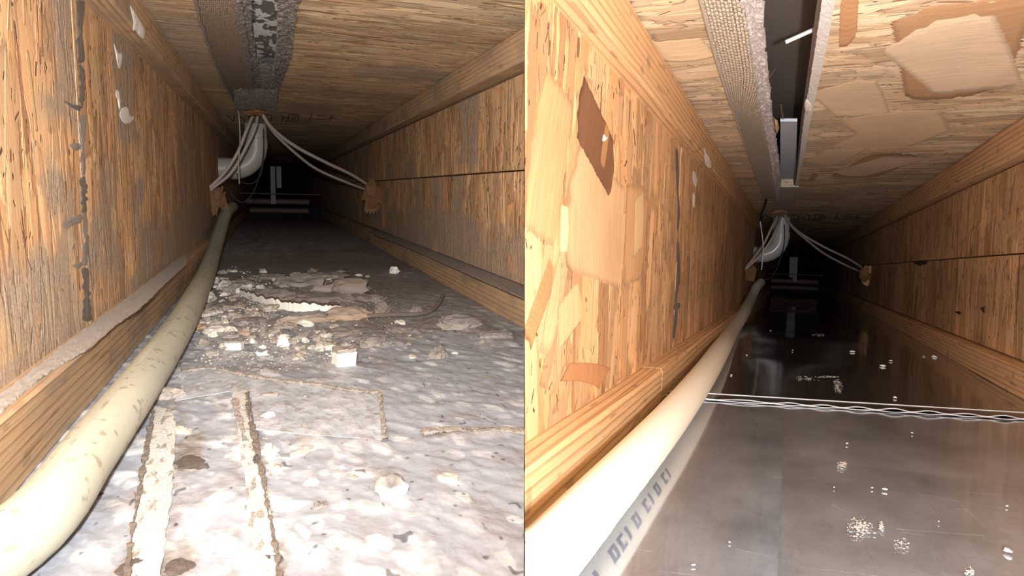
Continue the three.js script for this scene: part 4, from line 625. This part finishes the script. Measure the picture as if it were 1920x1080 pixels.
  // dirty slot: mottled plate, lint around it, grey end block
  const yp = cl + 0.012, [c, b] = bake(256, 512, (i, j) => { const n = fbm(i / 8, j / 26, 220, 4), sp2 = smooth(0.47, 0.54, fbm(i / 7 + 40, j / 16 + 9, 223, 5)), edge = 0; const t = clamp(sp2 + edge); return [mix(216, 104, t), mix(212, 96, t), mix(205, 86, t), 255 * (1 - t * 0.7) * (0.7 + 0.6 * n)]; });
  const rp = (t) => { t.repeat.set(1 / 0.2, 1 / 0.5); return t; }, plateMat = new THREE.MeshStandardMaterial({ map: rp(tex(256, 512, c, true)), bumpMap: rp(tex(256, 512, b, false)), bumpScale: 0.002, roughness: 0.95 });
  const ds = thing(L, 'slot_plate', 'mottled grey and white plate with flaking dirt inside the dirty ceiling slot', 'plate', X(492, 80, L, yp));
  part(ds, 'plate', slab(L, [[470, -60], [470, 60], [472, 100], [480, 128], [515, 132], [520, 100], [521, 40], [522, -60]].map((q) => pz(X(...q, L, yp))), yp, 0.004, [], 0.0008), plateMat);
  const sz = X(500, 190, L, cl).z, lintM = new THREE.MeshStandardMaterial({ color: 0x70665c, roughness: 1 });
  part(ds, 'top_board', box(L, -0.05, 0.05, cl + 0.022, cl + 0.03, -0.2, sz - 0.05), M.lint, 'dark lint covered board above the plate');
  part(ds, 'side_board', box(L, -0.055, -0.047, cl + 0.016, cl + 0.03, -0.2, sz - 0.05), M.lint); part(ds, 'side_board', box(L, 0.042, 0.05, cl + 0.016, cl + 0.03, -0.2, sz - 0.05), M.lint);
  const lint = (label, l, rgt, y, t, fz, seed) => solo(L, 'slot_lint', label, 'lint', X(...l[2], L, y), strip(L, l, rgt, y, y, t, fz, seed, 260, 10), lintM);
  lint('thick grey lint fringe along the right edge of the dirty slot', [[526, -60], [525, 0], [523, 60], [520, 105], [514, 140], [511, 168]], [[566, -60], [556, 0], [548, 66], [541, 110], [528, 150], [521, 172]], cl - 0.002, 0.008, 0.006, 41);
  lint('grey lint fringe between carpet pile and mottled plate', [[448, -60], [455, 0], [463, 60], [468, 110], [471, 150], [470, 172]], [[468, -60], [470, 0], [471, 60], [478, 105], [486, 136], [490, 172]], cl + 0.001, 0.007, 0.005, 43);
  lint('dark lint mat filling the far end of the dirty slot', [[474, 118], [474, 130], [470, 145], [468, 160], [466, 172], [464, 180]], [[524, 118], [522, 130], [520, 145], [520, 160], [519, 172], [518, 180]], cl + 0.002, 0.007, 0.005, 45);
  solo(L, 'end_block', 'dusty dark grey block closing the far end of the dirty slot', 'block', X(480, 186, L, cl - 0.004), strip(L, [[440, 166], [440, 180], [440, 192], [441, 205]], [[518, 166], [519, 180], [518, 192], [519, 205]], cl - 0.005, cl - 0.005, 0.006, 0.004, 51, 160, 40), new THREE.MeshStandardMaterial({ color: 0x82786d, roughness: 1 }));
}

// ------------------------------------------------------------------ cables, bend, torn holes, far pipes in each bay
function shred(F, name, label, ctr, n, size, seed, mats, lean) { // torn strand board around a knocked-out hole
  const r = rng(seed), o = thing(F, name, label, 'splinters', ctr);
  for (let i = 0; i < n; i++) {
    const w = size * mix(0.22, 0.55, r()), h = size * mix(0.3, 0.8, r()), sh = new THREE.Shape(), k = 7, jag = [];
    sh.moveTo(-w / 2, 0.1 * h * r()); for (let q = 0; q <= k; q++) jag.push([mix(-w / 2, w / 2, q / k), -h * (0.75 + 0.25 * r())]); for (const p of jag) sh.lineTo(...p); for (let q = k; q >= 0; q--) sh.lineTo(mix(-w / 2, w / 2, (q + 0.3 * (r() - 0.5)) / k), h * 0.28 * r() ** 1.5);
    const g = new THREE.ExtrudeGeometry(sh, { depth: 0.0012 + 0.002 * r(), bevelEnabled: false }); g.rotateX(lean * mix(0.1, 0.9, r())); g.rotateZ((r() - 0.5) * 0.5); g.rotateY((lean > 0 ? 0.5 : -0.5) + (r() - 0.5) * 0.9); g.translate(ctr.x + (r() - 0.5) * size * 0.3, ctr.y + (r() - 0.2) * size * 0.5, ctr.z + (r() - 0.5) * size * 1.1);
    part(o, 'splinter', g, mats[i % mats.length]);
  }
}
function services(F, p) {
  const { ce, xl, xr } = F, hole = on(F, ...p.hole, 'y', ce), lz = p.Z;
  // cables
  p.cables.forEach(([label, pts, r, mat]) => { const n = pts.length - 1, end = ([x, y, k]) => k === 'c' ? -on(F, x, y, 'y', ce).z : k === 'l' ? -on(F, x, y, 'x', xl).z : k === 'r' ? -on(F, x, y, 'x', xr).z : k, za = end(pts[0]), zb = end(pts[n]); const P = pts.map(([x, y, k], i) => i > 0 && i < n ? at(F, x, y, mix(za, zb, i / n)) : k === 'c' ? on(F, x, y, 'y', ce + 0.003) : k === 'l' ? on(F, x, y, 'x', xl) : k === 'r' ? on(F, x, y, 'x', xr) : at(F, x, y, k)); solo(F, 'cable', label, 'cable', P[0], tube(P, r, 70, 10), mat); });
  // pvc bend out of the ceiling into the left wall
  const o = thing(F, 'pipe_bend', p.bend, 'pipe', [p.bx, p.by, -p.bz]), r = 0.0275, c = 0.06, P = [];
  for (let k = 0; k <= 16; k++) { const a = k / 16 * Math.PI / 2; P.push(new THREE.Vector3(p.bx - c + c * Math.cos(a), p.by + c - c * Math.sin(a), -p.bz)); }
  part(o, 'elbow', new THREE.TubeGeometry(curve(P), 40, r, 28), p.pvc);
  const up = [P[0], new THREE.Vector3(p.bx, ce + 0.02, -p.bz)], side = [P[16], new THREE.Vector3(xl - 0.008, p.by, -p.bz)];
  part(o, 'pipe', new THREE.TubeGeometry(new THREE.LineCurve3(...up), 2, r * 0.99, 28), p.pvc); part(o, 'pipe', new THREE.TubeGeometry(new THREE.LineCurve3(...side), 2, r * 0.99, 28), p.pvc);
  const hub = (a, b) => part(o, 'hub', new THREE.LatheGeometry([[r, 0], [r + 0.0012, 0], [r + 0.0016, 0.001], [r + 0.0016, 0.024], [r + 0.0012, 0.025], [r, 0.025]].map((q) => new THREE.Vector2(...q)), 32).applyQuaternion(new THREE.Quaternion().setFromUnitVectors(new THREE.Vector3(0, 1, 0), b)).translate(a.x, a.y, a.z), p.pvc);
  hub(P[0].clone().add(new THREE.Vector3(0, -0.006, 0)), new THREE.Vector3(0, 1, 0));
  // far fittings: two hanging straps, pipes lying across, a cross timber
  const w = p.word, zf = p.far, X = (px, py) => at(F, px, py, zf);
  for (const [i, q] of p.straps.entries()) { const a = X(q[0], q[1]), b = X(q[2], q[3]), s = thing(F, 'hanger_strap', ['left', 'right'][i] + ` galvanised strap hanging in the dark far end of the ${w} bay`, 'strap', a); part(s, 'band', new THREE.BoxGeometry(0.019, a.y - b.y, 0.0016).translate((a.x + b.x) / 2, (a.y + b.y) / 2, a.z), M.strap); part(s, 'foot', new THREE.BoxGeometry(0.019, 0.0016, 0.03).translate((a.x + b.x) / 2, b.y, a.z + 0.014), M.strap); }
  for (const [px0, py, px1, rad, dz, label] of p.pipes) { const a = at(F, px0, py, zf + dz), b = at(F, px1, py, zf + dz); b.y = a.y; solo(F, 'far_pipe', label, 'pipe', a, new THREE.CylinderGeometry(rad, rad, b.x - a.x, 20).rotateZ(Math.PI / 2).translate((a.x + b.x) / 2, a.y, a.z), M.pipe); }
  solo(F, 'cross_timber', `dark timber block lying across the far end of the ${w} bay`, 'timber', [xl + 0.18, F.fl + 0.02, -zf - 0.35], new THREE.BoxGeometry(xr - xl - 0.08, 0.05, 0.06).translate((xl + xr) / 2, F.fl + 0.028, -zf - 0.35), M.dark);
}
L.tornTurn = 1.2; R.tornTurn = 1.2;
services(L, {
  hole: [480, 208], Z: 1.45, word: 'dirty', bend: 'dusty white plastic pipe bend turning from ceiling into wall behind the dirty cables', bx: -0.034, by: 0.049, bz: 1.95, pvc: M.pvcDirty,
  cables: [
    ['upper of two dusty cables sagging from the ceiling to the left wall, dirty bay', [[476, 212, 'c'], [462, 245, 1.5], [446, 285, 1.5], [420, 325, 1.48], [393, 352, 'l']], 0.0034, M.cableDirty],
    ['lower of two dusty cables sagging from the ceiling to the left wall, dirty bay', [[484, 212, 'c'], [478, 240, 1.5], [462, 275, 1.5], [432, 325, 1.48], [394, 356, 'l']], 0.0034, M.cableDirty],
    ['upper of two dusty cables running from the ceiling to the right wall, dirty bay', [[490, 211, 'c'], [506, 236, 1.55], [550, 272, 1.6], [610, 304, 1.68], [660, 328, 1.74], [698, 352, 'r']], 0.004, M.cableDirty],
    ['lower of two dusty cables running from the ceiling to the right wall, dirty bay', [[492, 213, 'c'], [510, 244, 1.54], [548, 282, 1.6], [592, 316, 1.88], [650, 342, 1.72], [692, 358, 'r']], 0.0034, M.cableDirty],
    ['thin pale wire hanging straight from the grey end block, dirty bay', [[446, 202, 'c'], [449, 230, 1.46], [450, 270, 1.6], [447, 310, 1.6], [449, 345, 1.6]], 0.0012, M.cableDirty],
    ['thin black wire looping under the dusty pipe bend', [[494, 242, 1.88], [494, 290, 1.88], [487, 325, 1.88], [474, 362, 1.88], [456, 379, 1.88], [440, 372, 1.88], [428, 352, 1.88]], 0.0017, M.black],
    ['short black wire loop close beneath the dusty pipe bend', [[494, 300, 1.87], [488, 330, 1.87], [472, 344, 1.87], [452, 340, 1.87], [444, 325, 1.87]], 0.0015, M.black]],
  far: 3.1, straps: [[512, 312, 512, 382], [523, 312, 523, 352]], pipes: [[462, 377, 580, 0.012, 0.1, 'upper dark pipe lying across the far end of the dirty bay'], [468, 394, 578, 0.012, 0.25, 'lower brown pipe lying across the far end of the dirty bay'], [450, 362, 600, 0.002, -0.1, 'thin rod across the far end of the dirty bay']] });
services(R, {
  hole: [1462, 400], Z: 2.1, word: 'clean', bend: 'glossy white plastic pipe bend turning from ceiling into wall above the metal floor', bx: -0.041, by: 0.053, bz: 2.55, pvc: M.pvc,
  cables: [
    ['upper of two clean cables sagging from the ceiling to the left wall, metal bay', [[1460, 400, 'c'], [1448, 424, 2.05], [1434, 454, 2.02], [1416, 480, 1.98], [1398, 503, 'l']], 0.0034, M.cable],
    ['lower of two clean cables sagging from the ceiling to the left wall, metal bay', [[1465, 400, 'c'], [1460, 420, 2.05], [1448, 446, 2.02], [1426, 478, 1.98], [1397, 505, 'l']], 0.0034, M.cable],
    ['upper of two clean cables running from the ceiling to the right wall, metal bay', [[1470, 400, 'c'], [1480, 418, 2.15], [1505, 440, 2.2], [1545, 463, 2.26], [1590, 485, 2.32], [1620, 504, 'r']], 0.0038, M.cable],
    ['lower of two clean cables running from the ceiling to the right wall, metal bay', [[1471, 401, 'c'], [1484, 424, 2.14], [1510, 448, 2.2], [1545, 475, 2.26], [1585, 497, 2.32], [1617, 511, 'r']], 0.0036, M.cable],
    ['dark bent wire dangling from the end of the clean carpet strip', [[1438, 368, 'c'], [1434, 386, 2.0], [1428, 400, 2.0], [1425, 414, 2.0]], 0.0026, M.black],
    ['thin pale wire hanging below the dark bent wire, metal bay', [[1425, 413, 2.0], [1429, 440, 2.0], [1431, 465, 2.0], [1428, 506, 2.02]], 0.0014, M.cable],
    ['thin black wire looping under the glossy pipe bend', [[1471, 421, 2.47], [1471, 450, 2.47], [1466, 478, 2.47], [1456, 505, 2.47], [1444, 522, 2.47], [1430, 523, 2.47], [1420, 512, 2.47]], 0.0015, M.black],
    ['short black wire loop close beneath the glossy pipe bend', [[1467, 470, 2.46], [1460, 492, 2.46], [1450, 500, 2.46], [1436, 494, 2.46]], 0.0013, M.black]],
  far: 3.7, straps: [[1484, 482, 1484, 520], [1491, 482, 1491, 528]], pipes: [[1446, 526, 1534, 0.012, 0.1, 'upper grey pipe lying across the far end of the metal bay'], [1446, 538, 1534, 0.011, 0.25, 'lower brown pipe lying across the far end of the metal bay'], [1440, 513, 1545, 0.0018, -0.1, 'thin rod across the far end of the metal bay']] });
shred(L, 'torn_board', 'torn brown wood hanging at the left cable hole of the dirty bay', on(L, 410, 372, 'x', L.xl + 0.014), 11, 0.055, 11, [M.splinterDirty, M.torn], 0.6);
shred(L, 'torn_board', 'torn brown wood around the right cable hole of the dirty bay', on(L, 703, 362, 'x', L.xr - 0.012), 11, 0.068, 12, [M.splinterDirty, M.torn, M.splinterDirty], -0.5);
shred(R, 'torn_board', 'torn reddish wood hanging at the left cable hole of the metal bay', on(R, 1408, 507, 'x', R.xl + 0.012), 8, 0.05, 13, [M.splinterDirty, M.splinter], 0.6);
shred(R, 'torn_board', 'torn pale wood fringe around the right cable hole of the metal bay', on(R, 1626, 512, 'x', R.xr - 0.01), 9, 0.055, 14, [M.splinter, M.splinterDirty, M.splinterPale], -0.5);
for (const [F, pts, label] of [[L, [[454, 209], [466, 207], [478, 205], [490, 207], [497, 209], [488, 211], [470, 212]], 'pale split wood at the ceiling hole of the dirty cables'], [R, [[1441, 399], [1450, 395], [1464, 393], [1478, 396], [1476, 400], [1462, 402], [1448, 402]], 'pale split wood at the ceiling hole of the clean cables']]) solo(F, 'split_wood', label, 'splinters', mid(F, pts, 'y', F.ce), smear(F, pts, 'y', F.ce - 0.003, 0.008, -1, false), F === L ? M.splinter : M.splinterPale);

// faint stamped marks printed across the ceilings behind the cable holes
function stamp(F, base, k, label) {
  const cv = document.createElement('canvas'); cv.width = 1024; cv.height = 128; const x = cv.getContext('2d'); x.fillStyle = '#000'; x.fillRect(0, 0, 1024, 128); x.strokeStyle = '#fff'; x.lineWidth = 9;
  const seg = [[40, 20, 80, 110], [110, 20, 80, 110], [130, 16, 190, 110], [230, 16, 230, 112], [330, 18, 420, 18], [420, 18, 420, 112], [360, 112, 420, 112], [520, 16, 520, 112], [520, 60, 570, 60], [580, 16, 660, 16], [580, 16, 560, 112], [560, 112, 650, 112], [600, 40, 650, 40], [590, 64, 650, 64], [590, 88, 640, 88], [660, 16, 660, 112], [780, 16, 750, 112], [820, 34, 900, 34], [820, 90, 900, 90], [960, 16, 940, 112], [920, 60, 1000, 60]];
  for (const s of seg) { x.beginPath(); x.moveTo(s[0], s[1]); x.lineTo(s[2], s[3]); x.stroke(); }
  const q = base.map((p) => on(F, ...p, 'y', F.ce + 0.0008 - 0.0004)), pos = [], uv = []; for (const i of [0, 1, 2, 0, 2, 3]) { pos.push(q[i].x, q[i].y, q[i].z); uv.push(...[[0, 1], [1, 1], [1, 0], [0, 0]][i]); }
  const m = new THREE.MeshStandardMaterial({ color: 0x2a1c12, roughness: 0.9, alphaMap: new THREE.CanvasTexture(cv), transparent: true, opacity: k, side: THREE.DoubleSide });
  part(F === L ? cL.c : cR.c, 'printed_stamp', geo(pos, uv), m, label);
}
stamp(L, [[415, 212], [640, 212], [634, 229], [422, 229]], 0.75, 'faint dark printed stamp marks');
stamp(R, [[1408, 401], [1625, 401], [1620, 414], [1412, 414]], 0.8, 'dark printed stamp marks');

renderer.render(scene, camera);
